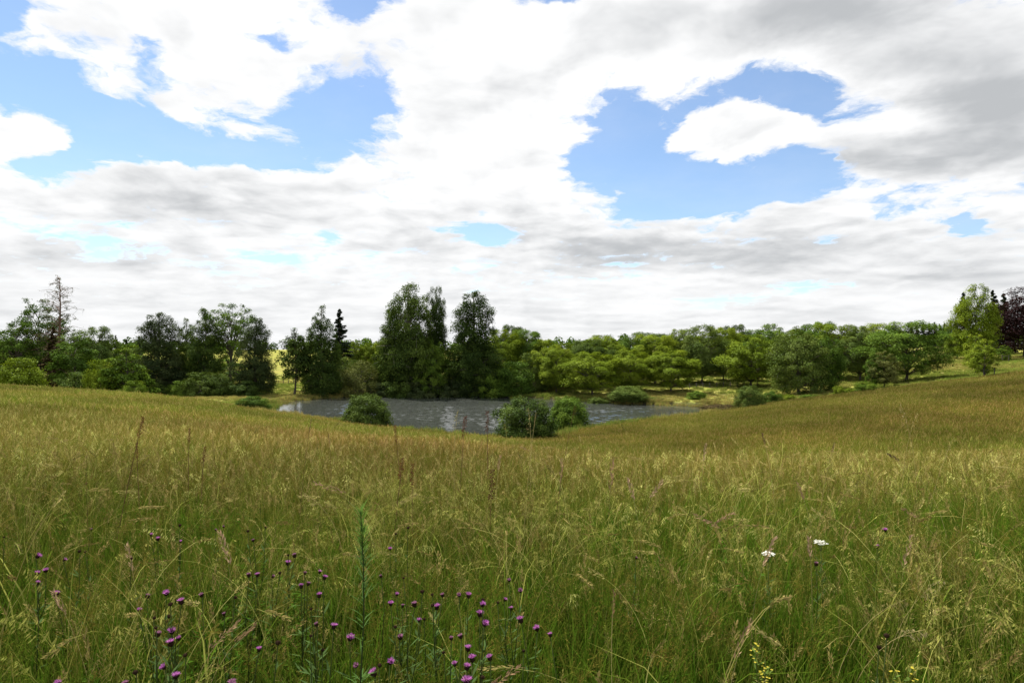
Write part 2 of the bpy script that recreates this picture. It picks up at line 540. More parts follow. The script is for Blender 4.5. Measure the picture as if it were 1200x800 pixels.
def water_mat():
    m, t = new_mat('lake_water')
    tc = t.n('ShaderNodeTexCoord').outputs['Object']
    rip = t.noise(t.vmath('MULTIPLY', tc, (1.0, 1.6, 1.0)), 1.5, 3, 0.55)
    swell = t.noise(t.vmath('MULTIPLY', tc, (0.6, 1.2, 1.0)), 0.35, 3, 0.5)
    patch = t.smooth(t.noise(t.vmath('MULTIPLY', tc, (0.35, 1.0, 1.0)), 0.06, 4, 0.6), 0.38, 0.62, 0.45, 1.0)
    h = t.math('MULTIPLY', t.math('ADD', t.math('MULTIPLY', rip, 0.16), t.math('MULTIPLY', swell, 0.22)), patch)
    bp = t.n('ShaderNodeBump'); bp.inputs['Strength'].default_value = 1.0; bp.inputs['Distance'].default_value = 0.12
    t.put(bp.inputs['Height'], h)
    p = t.n('ShaderNodeBsdfPrincipled')
    p.inputs['Base Color'].default_value = (0.042, 0.046, 0.041, 1)
    p.inputs['Roughness'].default_value = 0.06
    p.inputs['IOR'].default_value = 1.333
    t.put(p.inputs['Normal'], bp.outputs[0])
    o = t.n('ShaderNodeOutputMaterial'); t.t.links.new(p.outputs[0], o.inputs[0])
    return m


# ------------------------------------------------------------------ ground and water
def grid_faces(nx, ny):
    i = np.arange(nx * ny).reshape(ny, nx)
    f = np.stack([i[:-1, :-1], i[:-1, 1:], i[1:, 1:], i[1:, :-1]], -1).reshape(-1, 4)
    return f.ravel(), np.full(len(f), 4)


def build_ground():
    nx, ny = 440, 440
    tx = np.linspace(-1, 1, nx)
    xs = 26 * np.sinh(tx * math.asinh(3500 / 26))
    ty = np.linspace(0, 1, ny)
    ys = -40 + np.interp(ty, [0, .05, .40, .72, .88, 1], [0, 38, 100, 190, 400, 4200])
    k = np.ones(9) / 9
    ys[4:-4] = np.convolve(ys, k, 'valid')
    X, Y = np.meshgrid(xs, ys)
    Z = height(X.ravel(), Y.ravel()).reshape(X.shape)
    x, y = X.ravel(), Y.ravel()
    ld = lake_dist(x, y)
    px = 600 + F * x / np.maximum(y, 1)
    crest = np.interp(px, [-300, 0, 200, 310, 430, 560, 640, 720, 820, 900, 1000, 1100, 1200, 1500],
                      [74, 74, 80, 90, 90, 90, 90, 95, 100, 95, 96, 96, 98, 98])
    lawn = np.clip((y - crest) / 6, 0, 1)
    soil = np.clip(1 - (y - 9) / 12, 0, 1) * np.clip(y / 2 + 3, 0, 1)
    mud = np.clip(1 - np.abs(ld) / 1.0, 0, 1) * 0.9
    mud[ld < 0] = 0.95
    zone = np.stack([lawn, soil * 0.8, mud, np.ones_like(x)], 1)
    ff, ft = grid_faces(nx, ny)
    me = mesh_from('ground', np.stack([x, y, Z.ravel()], 1), ff, ft, [ground_mat()], True, {'zone': ('FLOAT_COLOR', zone)})
    o = bpy.data.objects.new('ground', me); col.objects.link(o)
    tag(o, kind='structure')


def build_water():
    st = 0.16
    x0, x1 = LAKE_XY[:, 0].min() - 1, LAKE_XY[:, 0].max() + 1
    y0, y1 = LAKE_XY[:, 1].min() - 1, LAKE_XY[:, 1].max() + 1
    xs = np.arange(x0, x1, st); ys = np.arange(y0, y1, st)
    X, Y = np.meshgrid(xs, ys)
    x, y = X.ravel(), Y.ravel()
    R = np.random.RandomState(15)
    ld = lake_dist(x, y)
    # wind ruffles the open water, the lee of the far trees stays calmer
    amp = np.clip((-ld - 0.5) / 14.0, 0.10, 1.0) * (0.35 + 1.1 * fbm(x * 0.35, y, 9.0, 81, 3))
    amp = amp * (1 - 0.6 * np.clip((y - 118) / 18, 0, 1))
    z = np.zeros_like(x)
    for k in range(26):
        th = math.radians(-80) + R.normal(0, 0.36)
        lam = R.uniform(0.45, 1.3)
        kx, ky = math.cos(th) * 6.283 / lam, math.sin(th) * 6.283 / lam
        z += 0.0060 * lam ** 0.9 * np.sin(kx * x + ky * y + R.rand() * 6.28 + 1.6 * fbm(x, y, 6.0, 90 + k, 2))
    z = z * amp * 1.0
    ff, ft = grid_faces(len(xs), len(ys))
    f = ff.reshape(-1, 4)
    keep = (ld[f] < 1.2).any(1)
    f = f[keep]
    me = mesh_from('lake_water', np.stack([x, y, LAKE_Z + z], 1), f.ravel(), np.full(len(f), 4), [water_mat()], True)
    o = bpy.data.objects.new('lake_water', me); col.objects.link(o)
    tag(o, kind='structure')


build_ground()
build_water()


# ------------------------------------------------------------------ trees
def leaf_cards(cent, normal, tang, L, Wd, lv):
    """rhombic leaf sprays; all arrays of length n"""
    b = np.cross(normal, tang)
    b /= np.linalg.norm(b, axis=1, keepdims=True) + 1e-9
    L = L[:, None] * 0.5; Wd = Wd[:, None] * 0.5
    fold = normal * L * 0.25
    v = np.stack([cent - tang * L, cent + b * Wd + fold, cent + tang * L, cent - b * Wd + fold], 1).reshape(-1, 3)
    n = len(cent)
    return v, np.arange(n * 4), np.full(n, 4), np.repeat(lv, 4)


def unit(a):
    return a / (np.linalg.norm(a, axis=1, keepdims=True) + 1e-9)


def tree_meshes(seed, H, W, zb, prof, ncl, cr, flat, nleaf, leaf, aspect=0.6, droop=0.0, inner=0.5, tr=0.25,
                ttop=0.75, updir=0.6, rise=0.5, lobes=0.22, nbr=60, up_bias=0.35, fork=0, topvar=0.0, lean=0.0, bare=0, nstd=0.42):
    R = np.random.RandomState(seed)
    # trunk line
    wob = R.normal(0, 0.02 * H, (8, 2)).cumsum(0) * 0.35
    tz = np.linspace(0, H * ttop, 8)
    tpts = np.stack([wob[:, 0] - wob[0, 0] + lean * (tz / H) ** 2 * H, wob[:, 1] - wob[0, 1], tz], 1)
    def trunk_at(z):
        return np.array([np.interp(z, tz, tpts[:, k]) for k in range(2)] + [min(z, H * ttop)])
    ph = R.rand(6) * 6.28
    am = R.rand(6)
    def envelope(t, th):
        lob = sum(am[k] * np.sin((k % 3 + 2) * th + ph[k] + t * 5 * (1 + k % 2)) for k in range(6)) / 3
        return W / 2 * prof(t) * (1 + lobes * lob)
    cs = []
    tries = 10
    for i in range(ncl):
        best, bd = None, -1
        for _ in range(tries):
            while True:
                t = R.rand()
                if R.rand() < 0.15 + prof(t): break
            th = R.rand() * 6.28
            rr = math.sqrt(inner ** 2 + (1 - inner ** 2) * R.rand())
            e = max(envelope(t, th), 0.05) 
            z = zb + t * (H - zb)
            c0 = trunk_at(z * 0.9)
            p = np.array([c0[0] + rr * e * math.cos(th), c0[1] + rr * e * math.sin(th), z + R.normal(0, topvar)])
            dd = 1e9 if not cs else min(np.sum((np.array([q[:3] for q in cs]) - p) ** 2 * np.array([1, 1, 1.6]), axis=1))
            if dd > bd: bd, best = dd, np.array([*p, t, th])
        cs.append(best)
    cs = np.array(cs)
    crad = cr * (0.7 + 0.6 * R.rand(ncl)) * np.clip(0.55 + 0.6 * np.array([prof(t) for t in cs[:, 3]]), 0.5, 1.1)
    # keep clumps inside the height
    cs[:, 2] = np.minimum(cs[:, 2], H - crad * flat * 0.8)
    # wood
    mb = MB()
    tp = [tuple(p) for p in tpts]
    rad = [tr * (1.35 if k == 0 else 1) * (1 - 0.80 * k / 7) for k in range(8)]
    mb.tube(tp, rad, 8, (1, 1, 1))
    order = np.argsort(-crad)[:nbr]
    for i in order:
        c = cs[i, :3]
        dist = math.hypot(c[0], c[1])
        z0 = min(max(c[2] - dist * rise * (0.7 + 0.6 * R.rand()) - 0.1 * H * R.rand(), max(zb * 0.7, 0.12 * H)), H * ttop * 0.97)
        p0 = trunk_at(z0)
        mid = p0 * 0.5 + c * 0.5 + np.array([0, 0, 0.10 * dist * (1 if rise > 0 else -1)]) + R.normal(0, 0.04 * dist + 0.02, 3)
        r0 = tr * 0.36 * (1 - 0.6 * z0 / H) * (0.6 + 0.6 * crad[i] / cr)
        pts = [p0, p0 * 0.62 + mid * 0.38 + R.normal(0, 0.02 * dist, 3), mid, mid * 0.5 + c * 0.5 + R.normal(0, 0.03 * dist, 3), c]
        mb.tube(pts, [r0, r0 * 0.8, r0 * 0.6, r0 * 0.42, r0 * 0.2], 5, (1, 1, 1))
        # twigs
        for k in range(2):
            q = c + R.normal(0, 1, 3) * crad[i] * 0.7 * np.array([1, 1, flat])
            mb.tube([mid * 0.3 + c * 0.7, (mid * 0.3 + c * 0.7 + q) / 2 + R.normal(0, .05, 3), q], [r0 * 0.35, r0 * 0.22, r0 * 0.08], 3, (1, 1, 1))
    for k in range(bare):
        th = R.rand() * 6.28
        zt = H * (0.86 + 0.16 * R.rand())
        p0 = trunk_at(H * 0.7)
        q = p0 + np.array([math.cos(th) * W * 0.14, math.sin(th) * W * 0.14, zt - p0[2]])
        mb.tube([p0, p0 * .5 + q * .5 + R.normal(0, .15, 3), q], [0.09, 0.06, 0.02], 4, (1, 1, 1))
    wood = mb.mesh('trunk', [M['bark']], True, False)
    # leaves
    wgt = crad ** 2
    cnt = np.maximum((nleaf * wgt / wgt.sum()).astype(int), 20)
    ci = np.repeat(np.arange(ncl), cnt)
    n = len(ci)
    d = unit(R.normal(0, 1, (n, 3)) + np.array([0, 0, up_bias]))
    rr = (0.45 + 0.55 * R.rand(n) ** 0.7) * (1 + 0.25 * R.normal(0, 1, n) * (R.rand(n) < 0.25))
    off = d * rr[:, None] * crad[ci][:, None] * np.array([1, 1, flat])
    # sub clumping: each clump breaks into sprays
    sub = R.randint(0, 9, n)
    subd = unit(R.normal(0, 1, (ncl * 9, 3)) + np.array([0, 0, up_bias]))[ci * 9 + sub]
    off = off * 0.62 + subd * crad[ci][:, None] * np.array([1, 1, flat]) * 0.52
    cent = cs[ci, :3] + off
    if droop > 0:
        cent[:, 2] -= droop * np.hypot(off[:, 0], off[:, 1]) * R.rand(n)
    cent[:, 2] = np.maximum(cent[:, 2], 0.05 + 0.1 * R.rand(n))
    outd = unit(np.concatenate([cent[:, :2] - tpts[-1, :2], (cent[:, 2:3] - H * 0.5) * 0.6], 1))
    nor = unit(outd * 0.45 + d * 0.35 + np.array([0, 0, updir]) + R.normal(0, nstd, (n, 3)))
    tg = R.normal(0, 1, (n, 3))
    if droop > 0:
        tg = R.normal(0, 0.45, (n, 3)) + np.array([0, 0, -1.0]) + outd * 0.35
    tg = unit(tg - nor * np.sum(tg * nor, 1, keepdims=True))
    L = leaf * (0.65 + 0.7 * R.rand(n))
    lv = np.clip(0.5 + R.normal(0, 0.16, ncl)[ci] + R.normal(0, 0.17, n), 0, 1)
    v, ff, ft, lvv = leaf_cards(cent, nor, tg, L, L * aspect, lv)
    crown = mesh_from('crown', v, ff, ft, [M['lf_mid']], False, {'lv': ('FLOAT', lvv)})
    return wood, crown


def spruce_meshes(seed, H, W, nb, sparse=1.0, leaf=0.3, dead=False, tr=0.22, nl=60):
    R = np.random.RandomState(seed)
    mb = MB()
    mb.tube([(0, 0, 0), (R.normal(0, .05), 0, H * .4), (R.normal(0, .1), R.normal(0, .1), H * .75), (0, 0, H)], [tr * 1.2, tr * .8, tr * .42, 0.02], 7, (1, 1, 1))
    C, T, LV, Ls = [], [], [], []
    for i in range(nb):
        t = (i + R.rand()) / nb
        if dead: t = t ** 0.9
        z = H * (0.06 + 0.93 * t)
        ln = W / 2 * (1 - t) ** 0.85 * (0.65 + 0.55 * R.rand()) + 0.12
        if dead: ln = W / 2 * (0.30 + 0.70 * (1 - t) ** 0.6) * (0.35 + 0.85 * R.rand())
        th = R.rand() * 6.28
        dr = np.array([math.cos(th), math.sin(th), 0])
        up = (0.25 - 0.6 * (1 - t)) if not dead else R.normal(0.12, 0.22)
        p0 = np.array([0, 0, z]); p2 = p0 + dr * ln + np.array([0, 0, up * ln + (0.12 * ln if dead else 0)])
        p1 = p0 * .5 + p2 * .5 + np.array([0, 0, (-0.08 if not dead else 0.14) * ln])
        mb.tube([p0, p1, p2], [0.055 + 0.02 * ln / 3, 0.04, 0.015], 4, (1, 1, 1))
        if dead:
            for k in range(5):
                f = 0.3 + 0.7 * R.rand()
                a = p0 * (1 - f) + p2 * f
                b = a + np.array([R.normal(0, .5), R.normal(0, .5), R.normal(-0.25, .4)]) * (0.5 + 0.2 * ln)
                mb.tube([a, (a + b) / 2 + R.normal(0, .07, 3), b], [0.028, 0.02, 0.008], 3, (1, 1, 1))
                if R.rand() < sparse:
                    m = int(nl * (1.2 - t) * R.rand())
                    ff = R.rand(m, 1)
                    C.append(a + (b - a) * ff + R.normal(0, 0.14, (m, 3)))
                    T.append(R.normal(0, .5, (m, 3)) + np.array([0, 0, -0.5])); LV.append(R.rand(m)); Ls.append(np.full(m, leaf))
            continue
        m = int(nl * (0.3 + ln / (W / 2)) * sparse)
        f = R.rand(m, 1) ** 0.7
        lat = np.array([-dr[1], dr[0], 0])
        spread = (R.rand(m, 1) - 0.5) * 2 * ln * 0.38 * (1.15 - f)
        c = p0 * (1 - f) + p2 * f + lat * spread + np.array([0, 0, -1]) * np.abs(R.normal(0, .16, (m, 1))) * (0.6 + ln * .3)
        C.append(c); T.append(dr + lat * np.sign(spread) * 0.8 + np.array([0, 0, -0.5]) + R.normal(0, .35, (m, 3)))
        LV.append(np.clip(0.5 + R.normal(0, .2, m), 0, 1)); Ls.append(leaf * (0.7 + 0.6 * R.rand(m)))
    C = np.concatenate(C); T = unit(np.concatenate(T)); LV = np.concatenate(LV); L = np.concatenate(Ls)
    n = len(C)
    nor = R.normal(0, .5, (n, 3)) + np.array([0, 0, 1.0])
    nor = unit(nor - T * np.sum(nor * T, 1, keepdims=True))
    v, ff, ft, lvv = leaf_cards(C, nor, T, L, L * 0.42, LV)
    return mb.mesh('trunk', [M['bark_red']], True, False), mesh_from('crown', v, ff, ft, [M['lf_spruce']], False, {'lv': ('FLOAT', lvv)})


dome = lambda t: math.sqrt(max(0.0, 1 - (abs(t - 0.34) / 0.66 if t > 0.34 else abs(t - 0.34) / 0.42) ** 2.3))
egg = lambda t: max(0.0, math.sin(math.pi * min(1, 0.10 + 0.90 * t) ** 0.85)) ** 0.65
colm = lambda t: (0.90 + 0.10 * math.sin(t * 9)) * (min(1, (1.02 - t) * 3.4) ** 0.6) * (0.72 + 0.28 * min(1, (1 - t) * 1.6))
skirt = lambda t: (1.0 - 0.62 * t) * min(1, (1.02 - t) * 3.5) ** 0.6
bush = lambda t: math.sqrt(max(0.0, 1 - t ** 2.4)) * (0.82 + 0.18 * min(1, t * 4))
vase = lambda t: (0.35 + 0.65 * min(1, t * 1.5)) * min(1, (1.03 - t) * 3.0) ** 0.5

K = {}
K['dome1'] = (12, 12.5) + tree_meshes(11, 12, 12.5, 2.3, dome, 52, 1.9, 0.60, 36000, 0.30, tr=0.26, inner=0.55, updir=0.9, nstd=0.34, up_bias=0.7)
K['dome2'] = (12, 12.5) + tree_meshes(12, 12, 12.5, 2.0, dome, 56, 1.8, 0.62, 36000, 0.29, tr=0.24, inner=0.55, lobes=0.3, updir=0.9, nstd=0.34, up_bias=0.7)
K['dome3'] = (12, 12.5) + tree_meshes(13, 12, 12.5, 1.8, egg, 54, 1.85, 0.64, 36000, 0.30, tr=0.25, inner=0.5, updir=0.8, nstd=0.34, up_bias=0.7)
K['col1'] = (24, 10) + tree_meshes(21, 24, 10, 1.0, colm, 150, 1.42, 0.95, 48000, 0.33, 0.5, droop=0.6, inner=0.35, tr=0.42, ttop=0.94, updir=0.25, lobes=0.35, nbr=70, topvar=0.4)
K['col2'] = (24, 10) + tree_meshes(22, 24, 10, 0.8, skirt, 155, 1.35, 0.95, 42000, 0.33, 0.5, droop=0.6, inner=0.3, tr=0.40, ttop=0.95, updir=0.25, lobes=0.35, nbr=70, topvar=0.4)
K['col3'] = (24, 10) + tree_meshes(23, 24, 10, 5.0, colm, 140, 1.45, 0.95, 46000, 0.34, 0.5, droop=0.5, inner=0.35, tr=0.45, ttop=0.94, updir=0.3, lobes=0.4, nbr=80, topvar=0.5)
K['open1'] = (20, 11) + tree_meshes(31, 20, 11, 6.5, vase, 58, 1.15, 0.75, 10500, 0.33, tr=0.34, inner=0.45, ttop=0.8, rise=1.0, nbr=58, lobes=0.4, topvar=0.5)
K['open2'] = (16, 12) + tree_meshes(32, 16, 12, 4.0, egg, 60, 1.3, 0.6, 13000, 0.32, tr=0.30, inner=0.4, ttop=0.8, rise=0.6, nbr=58, lobes=0.4, topvar=0.4)
K['plane1'] = (13, 9) + tree_meshes(41, 13, 9, 0.6, egg, 95, 1.2, 0.8, 24000, 0.27, 0.55, inner=0.4, tr=0.25, ttop=0.85, updir=0.35, lobes=0.35, topvar=0.3, droop=0.15)
K['tall1'] = (16, 9) + tree_meshes(42, 16, 9, 2.0, egg, 95, 1.35, 0.8, 26000, 0.29, inner=0.45, tr=0.3, ttop=0.85, lobes=0.3, topvar=0.3)
K['young1'] = (9, 6) + tree_meshes(43, 9, 6, 1.5, egg, 50, 0.85, 0.7, 11000, 0.24, inner=0.35, tr=0.12, ttop=0.85, lobes=0.4)
K['stag1'] = (14, 6) + tree_meshes(44, 14, 6, 3.5, lambda t: egg(t) * (1 if t < .8 else .6), 55, 1.0, 0.8, 7000, 0.38, inner=0.35, tr=0.2, ttop=0.85, lobes=0.4, bare=7, droop=0.3)
K['chest1'] = (11, 12) + tree_meshes(45, 11, 12, 0.7, lambda t: 1 - 0.72 * t ** 1.3, 60, 1.6, 0.38, 11000, 0.5, 0.65, inner=0.45, tr=0.25, updir=1.1, lobes=0.3, droop=0.35)
K['bush1'] = (4, 5) + tree_meshes(51, 4, 5, 0.15, bush, 75, 0.66, 0.85, 26000, 0.16, 0.55, inner=0.5, tr=0.07, ttop=0.6, nbr=40, lobes=0.10)
K['bush2'] = (4, 5) + tree_meshes(52, 4, 5, 0.1, bush, 60, 0.75, 0.85, 26000, 0.16, 0.5, inner=0.45, tr=0.06, ttop=0.7, nbr=40, lobes=0.35, topvar=0.25)
K['bush3'] = (5, 6) + tree_meshes(53, 5, 6, 0.1, bush, 46, 0.95, 0.75, 11000, 0.25, 0.5, inner=0.5, tr=0.09, ttop=0.6, nbr=30, lobes=0.3)
K['willow1'] = (9, 9) + tree_meshes(54, 9, 9, 0.2, bush, 70, 1.35, 0.85, 11000, 0.34, 0.4, inner=0.5, tr=0.16, ttop=0.7, lobes=0.3, droop=0.35)
K['spruce1'] = (18, 6) + spruce_meshes(61, 18, 6, 150, 1.0, 0.40, nl=130)
K['spruce2'] = (16, 5.5) + spruce_meshes(62, 16, 5.5, 110, 1.0, 0.42, nl=75)
K['dead1'] = (27, 13) + spruce_meshes(63, 27, 13, 120, 0.5, 0.34, dead=True, tr=0.36, nl=26)

used_names = {}


def tree(name, cat, kind, px, top, wid, d, leaf, label, group=None, bark=None, rot=None, base=None):
    """stand a tree so that it reaches row `top` with a crown `wid` pixels wide at distance d"""
    x, y = to_world(px, d)
    z = hz(x, y) - 0.12
    if base is not None:
        z = (HZ - base) / F * d
    Hh = (HZ - top) / F * d - z
    Ww = wid / F * d
    h0, w0, wood, crown = K[kind]
    root = bpy.data.objects.new(name, None)
    col.objects.link(root)
    root.location = (x, y, z)
    root.scale = (Ww / w0, Ww / w0, Hh / h0)
    root.rotation_euler = (0, 0, rnd.uniform(0, 6.28) if rot is None else rot)
    root.empty_display_size = 0.5
    tag(root, label, cat, group)
    parts = [('trunk', wood, bark), ('foliage' if cat in ('shrub', 'bush') else 'crown', crown, leaf)]
    for nm, me, mt in parts:
        o = bpy.data.objects.new(nm, me)
        col.objects.link(o)
        o.parent = root
        if mt:
            o.material_slots[0].link = 'OBJECT'
            o.material_slots[0].material = M[mt]
    return root


T = tree
# --- wood on the left
T('conifer_tree', 'tree', 'dead1', 70, 325, 66, 150, 'lf_deep', 'tall half dead conifer with bare straggling top branches', bark='bark_red', rot=0.5)
T('broadleaf_tree', 'tree', 'open2', 48, 350, 66, 155, 'lf_mid', 'loose leafy tree pressed against the half dead conifer')
T('broadleaf_tree', 'tree', 'open2', 18, 378, 56, 148, 'lf_mid', 'lower spreading tree beside the half dead conifer, pale green shoulders')
T('broadleaf_tree', 'tree', 'dome3', -25, 388, 80, 150, 'lf_mid', 'broad green tree at the outer end of the left wood')
T('spruce_tree', 'tree', 'spruce2', 62, 382, 34, 142, 'lf_brown', 'browning small spruce in front of the half dead conifer', bark='bark_red')
T('broadleaf_tree', 'tree', 'young1', 88, 390, 50, 138, 'lf_mid', 'bushy green tree right of the browning spruce')
T('broadleaf_tree', 'tree', 'dome1', 112, 384, 48, 152, 'lf_dark', 'dark round headed tree behind the bushy green tree')
T('broadleaf_tree', 'tree', 'dome2', 30, 400, 70, 160, 'lf_dark', 'dark filler tree at the back of the left wood')
T('broadleaf_tree', 'tree', 'dome1', 95, 405, 60, 165, 'lf_dark', 'dark low tree deep in the left wood behind the spruce')
T('chestnut_tree', 'tree', 'chest1', 150, 404, 58, 128, 'lf_lime', 'lime green tree with layered drooping boughs beside the dark weeping tree')
for i, (px, tp) in enumerate([(136, 392), (148, 397), (163, 393)]):
    T('spruce_tree', 'tree', 'spruce1' if i % 2 else 'spruce2', px, tp, 17, 195, 'lf_spruce', 'small dark spruce spire behind the lime green tree', 'spruces behind the lime green tree')
T('broadleaf_tree', 'tree', 'dome2', 140, 408, 60, 175, 'lf_dark', 'dark tree backing the lime green layered tree')
T('weeping_tree', 'tree', 'col1', 189, 366, 52, 140, 'lf_deep', 'dark columnar tree with hanging foliage, next to the lime green tree', bark='bark')
T('broadleaf_tree', 'tree', 'col2', 217, 372, 34, 146, 'lf_dark', 'narrow dark tree between the weeping column and the thin spired tree')
T('broadleaf_tree', 'tree', 'col2', 238, 360, 48, 143, 'lf_dark', 'thin spired dark tree widening to a skirt at its foot')
T('ash_tree', 'tree', 'open1', 270, 356, 56, 148, 'lf_mid', 'open crowned tree with forked dark limbs showing against the sky')
T('weeping_tree', 'tree', 'col1', 299, 372, 42, 138, 'lf_deep', 'dark tree with hanging sprays at the lake end of the left wood')
T('broadleaf_tree', 'tree', 'dome2', 255, 420, 60, 160, 'lf_mid', 'green undergrowth tree seen beneath the open crowned tree')
bl = 'leafy bush at the foot of the dark left wood'
for px, tp, wd, d, lf in [(22, 420, 58, 128, 'lf_bright'), (118, 422, 34, 128, 'lf_bright'), (236, 436, 40, 133, 'lf_grey'),
                          (258, 438, 36, 134, 'lf_grey'), (290, 446, 36, 134, 'lf_dark'), (212, 446, 26, 132, 'lf_mid'), (158, 446, 26, 122, 'lf_lime'),
                          (90, 436, 40, 130, 'lf_dark'), (180, 448, 40, 133, 'lf_dark')]:
    T('leafy_bush', 'bush', 'bush3', px, tp, wd, d, lf, {'lf_bright': 'light green ', 'lf_grey': 'grey green ', 'lf_dark': 'dark green ', 'lf_mid': 'mid green ',
      'lf_lime': 'lime green ', 'lf_deep': 'blackish green '}[lf] + bl, 'bushes at the foot of the left wood')
# --- left bank of the lake
T('broadleaf_tree', 'tree', 'stag1', 345, 384, 36, 138, 'lf_dark', 'small tree on a clear trunk with dead twigs above its crown')
T('broadleaf_tree', 'tree', 'young1', 358, 404, 30, 152, 'lf_dark', 'little dark tree on a thin trunk behind the small stag headed tree')
T('columnar_tree', 'tree', 'col2', 379, 357, 46, 139, 'lf_dark', 'dark columnar tree on the bank beside the blue spruce spire')
T('spruce_tree', 'tree', 'spruce1', 398, 361, 40, 170, 'lf_spruce', 'dark spruce spire behind the columnar bank tree')
for px, tp, wd in [(417, 400, 28), (431, 402, 26), (443, 400, 30)]:
    T('broadleaf_tree', 'tree', 'dome3', px, tp, wd, 185, 'lf_bright', 'bright round tree seen between the spruce spire and the tallest group', 'bright trees behind the willows')
T('willow_bush', 'bush', 'willow1', 403, 418, 40, 146, 'lf_grey', 'grey green willow against the dark columnar tree')
T('willow_bush', 'bush', 'willow1', 424, 422, 44, 140, 'lf_olive', 'rounded olive willow at the water beside the tallest trees')
# --- tallest trees at the lake
T('lime_tree', 'tree', 'col3', 477, 332, 58, 141, 'lf_dark', 'tallest lakeside tree with a pale bare lower trunk', bark='bark_pale')
T('lime_tree', 'tree', 'col2', 456, 362, 46, 143, 'lf_dark', 'dark tree forming the left skirt of the tallest lakeside tree')
T('lime_tree', 'tree', 'col3', 510, 335, 27, 146, 'lf_dark', 'slim tree with a separate tip next to the tallest lakeside tree')
T('lime_tree', 'tree', 'plane1', 506, 398, 42, 140, 'lf_mid', 'lower leafy tree beneath the slim separate tip')
T('lime_tree', 'tree', 'col2', 484, 396, 56, 150, 'lf_deep', 'dark tree filling the back of the tallest lakeside group')
T('lime_tree', 'tree', 'col1', 557, 341, 60, 141, 'lf_dark', 'massive dark tree standing alone right of the tallest lakeside group')
T('lime_tree', 'tree', 'plane1', 556, 396, 66, 143, 'lf_dark', 'dark lower growth wrapped round the massive lakeside tree')
for px, tp, wd, d, lf in [(470, 440, 40, 139, 'lf_dark'), (495, 446, 40, 139, 'lf_deep'), (530, 440, 36, 140, 'lf_deep'), (575, 432, 44, 139, 'lf_mid'),
                          (445, 448, 30, 140, 'lf_deep'), (548, 444, 40, 140, 'lf_deep')]:
    T('leafy_bush', 'bush', 'bush3', px, tp, wd, d, lf, 'dark waterside bush under the tallest lakeside trees', 'bushes under the tallest trees')
# --- trees to the right of the tall group
T('broadleaf_tree', 'tree', 'dome2', 600, 382, 36, 185, 'lf_dark', 'dark round top rising behind the trees next to the massive lakeside tree')
rowl = 'rounded bright topped tree in the long row beyond the lake'
rowg = 'row of rounded trees beyond the lake'
row = [(588, 393, 56, 152), (616, 393, 56, 156), (640, 399, 52, 150), (662, 402, 54, 158), (690, 400, 56, 148), (716, 397, 54, 152),
       (742, 397, 52, 154), (768, 394, 56, 152), (795, 391, 56, 156), (822, 389, 58, 150), (848, 390, 54, 158), (905, 386, 60, 150),
       (930, 386, 60, 158), (978, 382, 62, 140), (1008, 382, 60, 132), (1030, 384, 56, 140), (955, 384, 60, 150), (640, 404, 60, 175),
       (700, 398, 70, 180), (760, 394, 70, 180), (830, 390, 70, 180), (890, 388, 70, 175)]
for i, (px, tp, wd, d) in enumerate(row):
    tp += rnd.uniform(-7, 2)
    wd *= rnd.uniform(0.8, 0.98)
    lb = {0: 'round tree touching the right side of the massive dark lakeside tree', 1: 'round tree behind the upright grey green far bank bush',
          2: 'round tree above the small pale pointed tree', 4: 'round tree behind the widest tree of the lake lawn', 11: 'round tree filling the gap beside the grey green upright tree',
          13: 'round tree behind the yellower upright tree', 14: 'round tree above the two small trees on the brow', 15: 'round tree merging into the widest dome tree'}.get(i)
    if lb is None: lb = 'bright treetop of the back rank showing over the round tree row' if d >= 170 else rowl
    T('round_tree', 'tree', ('dome1', 'dome2', 'dome3')[i % 3], px, tp, wd, d, ('lf_bright', 'lf_mid', 'lf_bright', 'lf_bright', 'lf_grey')[i % 5], lb, rowg)
front = [(695, 413, 62, 131), (652, 408, 46, 140), (740, 410, 52, 136), (786, 411, 56, 134)]
for i, (px, tp, wd, d) in enumerate(front):
    T('round_tree', 'tree', ('dome1', 'dome2')[i % 2], px, tp, wd, d, 'lf_bright', ['widest rounded tree of the lake lawn, short trunk at the water side', 'rounded lawn tree next to the small pale pointed tree',
      'rounded lawn tree behind the wide pale far bank shrub', 'umbrella shaped lawn tree casting shade near the post fence'][i], 'trees along the lake lawn')
T('round_tree', 'tree', 'dome2', 861, 381, 34, 175, 'lf_dark', 'dark round top poking above the tree row')
T('round_tree', 'tree', 'dome3', 880, 393, 66, 138, 'lf_bright', 'light leafy tree on two visible trunks at the lawn fence')
T('poplar_tree', 'tree', 'plane1', 936, 382, 62, 113, 'lf_grey', 'grey green upright tree with foliage reaching the ground')
T('poplar_tree', 'tree', 'plane1', 962, 388, 48, 116, 'lf_mid', 'yellower upright tree merged with the grey green one')
T('round_tree', 'tree', 'dome2', 1062, 378, 78, 118, 'lf_mid', 'widest dome shaped tree at the right end of the row')
T('young_tree', 'tree', 'young1', 1024, 413, 20, 108, 'lf_mid', 'small dark pointed tree in front of the widest dome tree')
T('young_tree', 'tree', 'young1', 1036, 411, 32, 107, 'lf_olive', 'small olive tree in front of the widest dome tree')
T('leafy_bush', 'bush', 'bush3', 600, 424, 52, 140, 'lf_mid', 'rounded green bush beside the massive lakeside tree')
T('leafy_bush', 'bush', 'bush3', 622, 414, 34, 143, 'lf_grey', 'upright grey green bush behind the far bank')
T('young_tree', 'tree', 'young1', 639, 430, 22, 141, 'lf_grey', 'small pale pointed tree on the far bank')
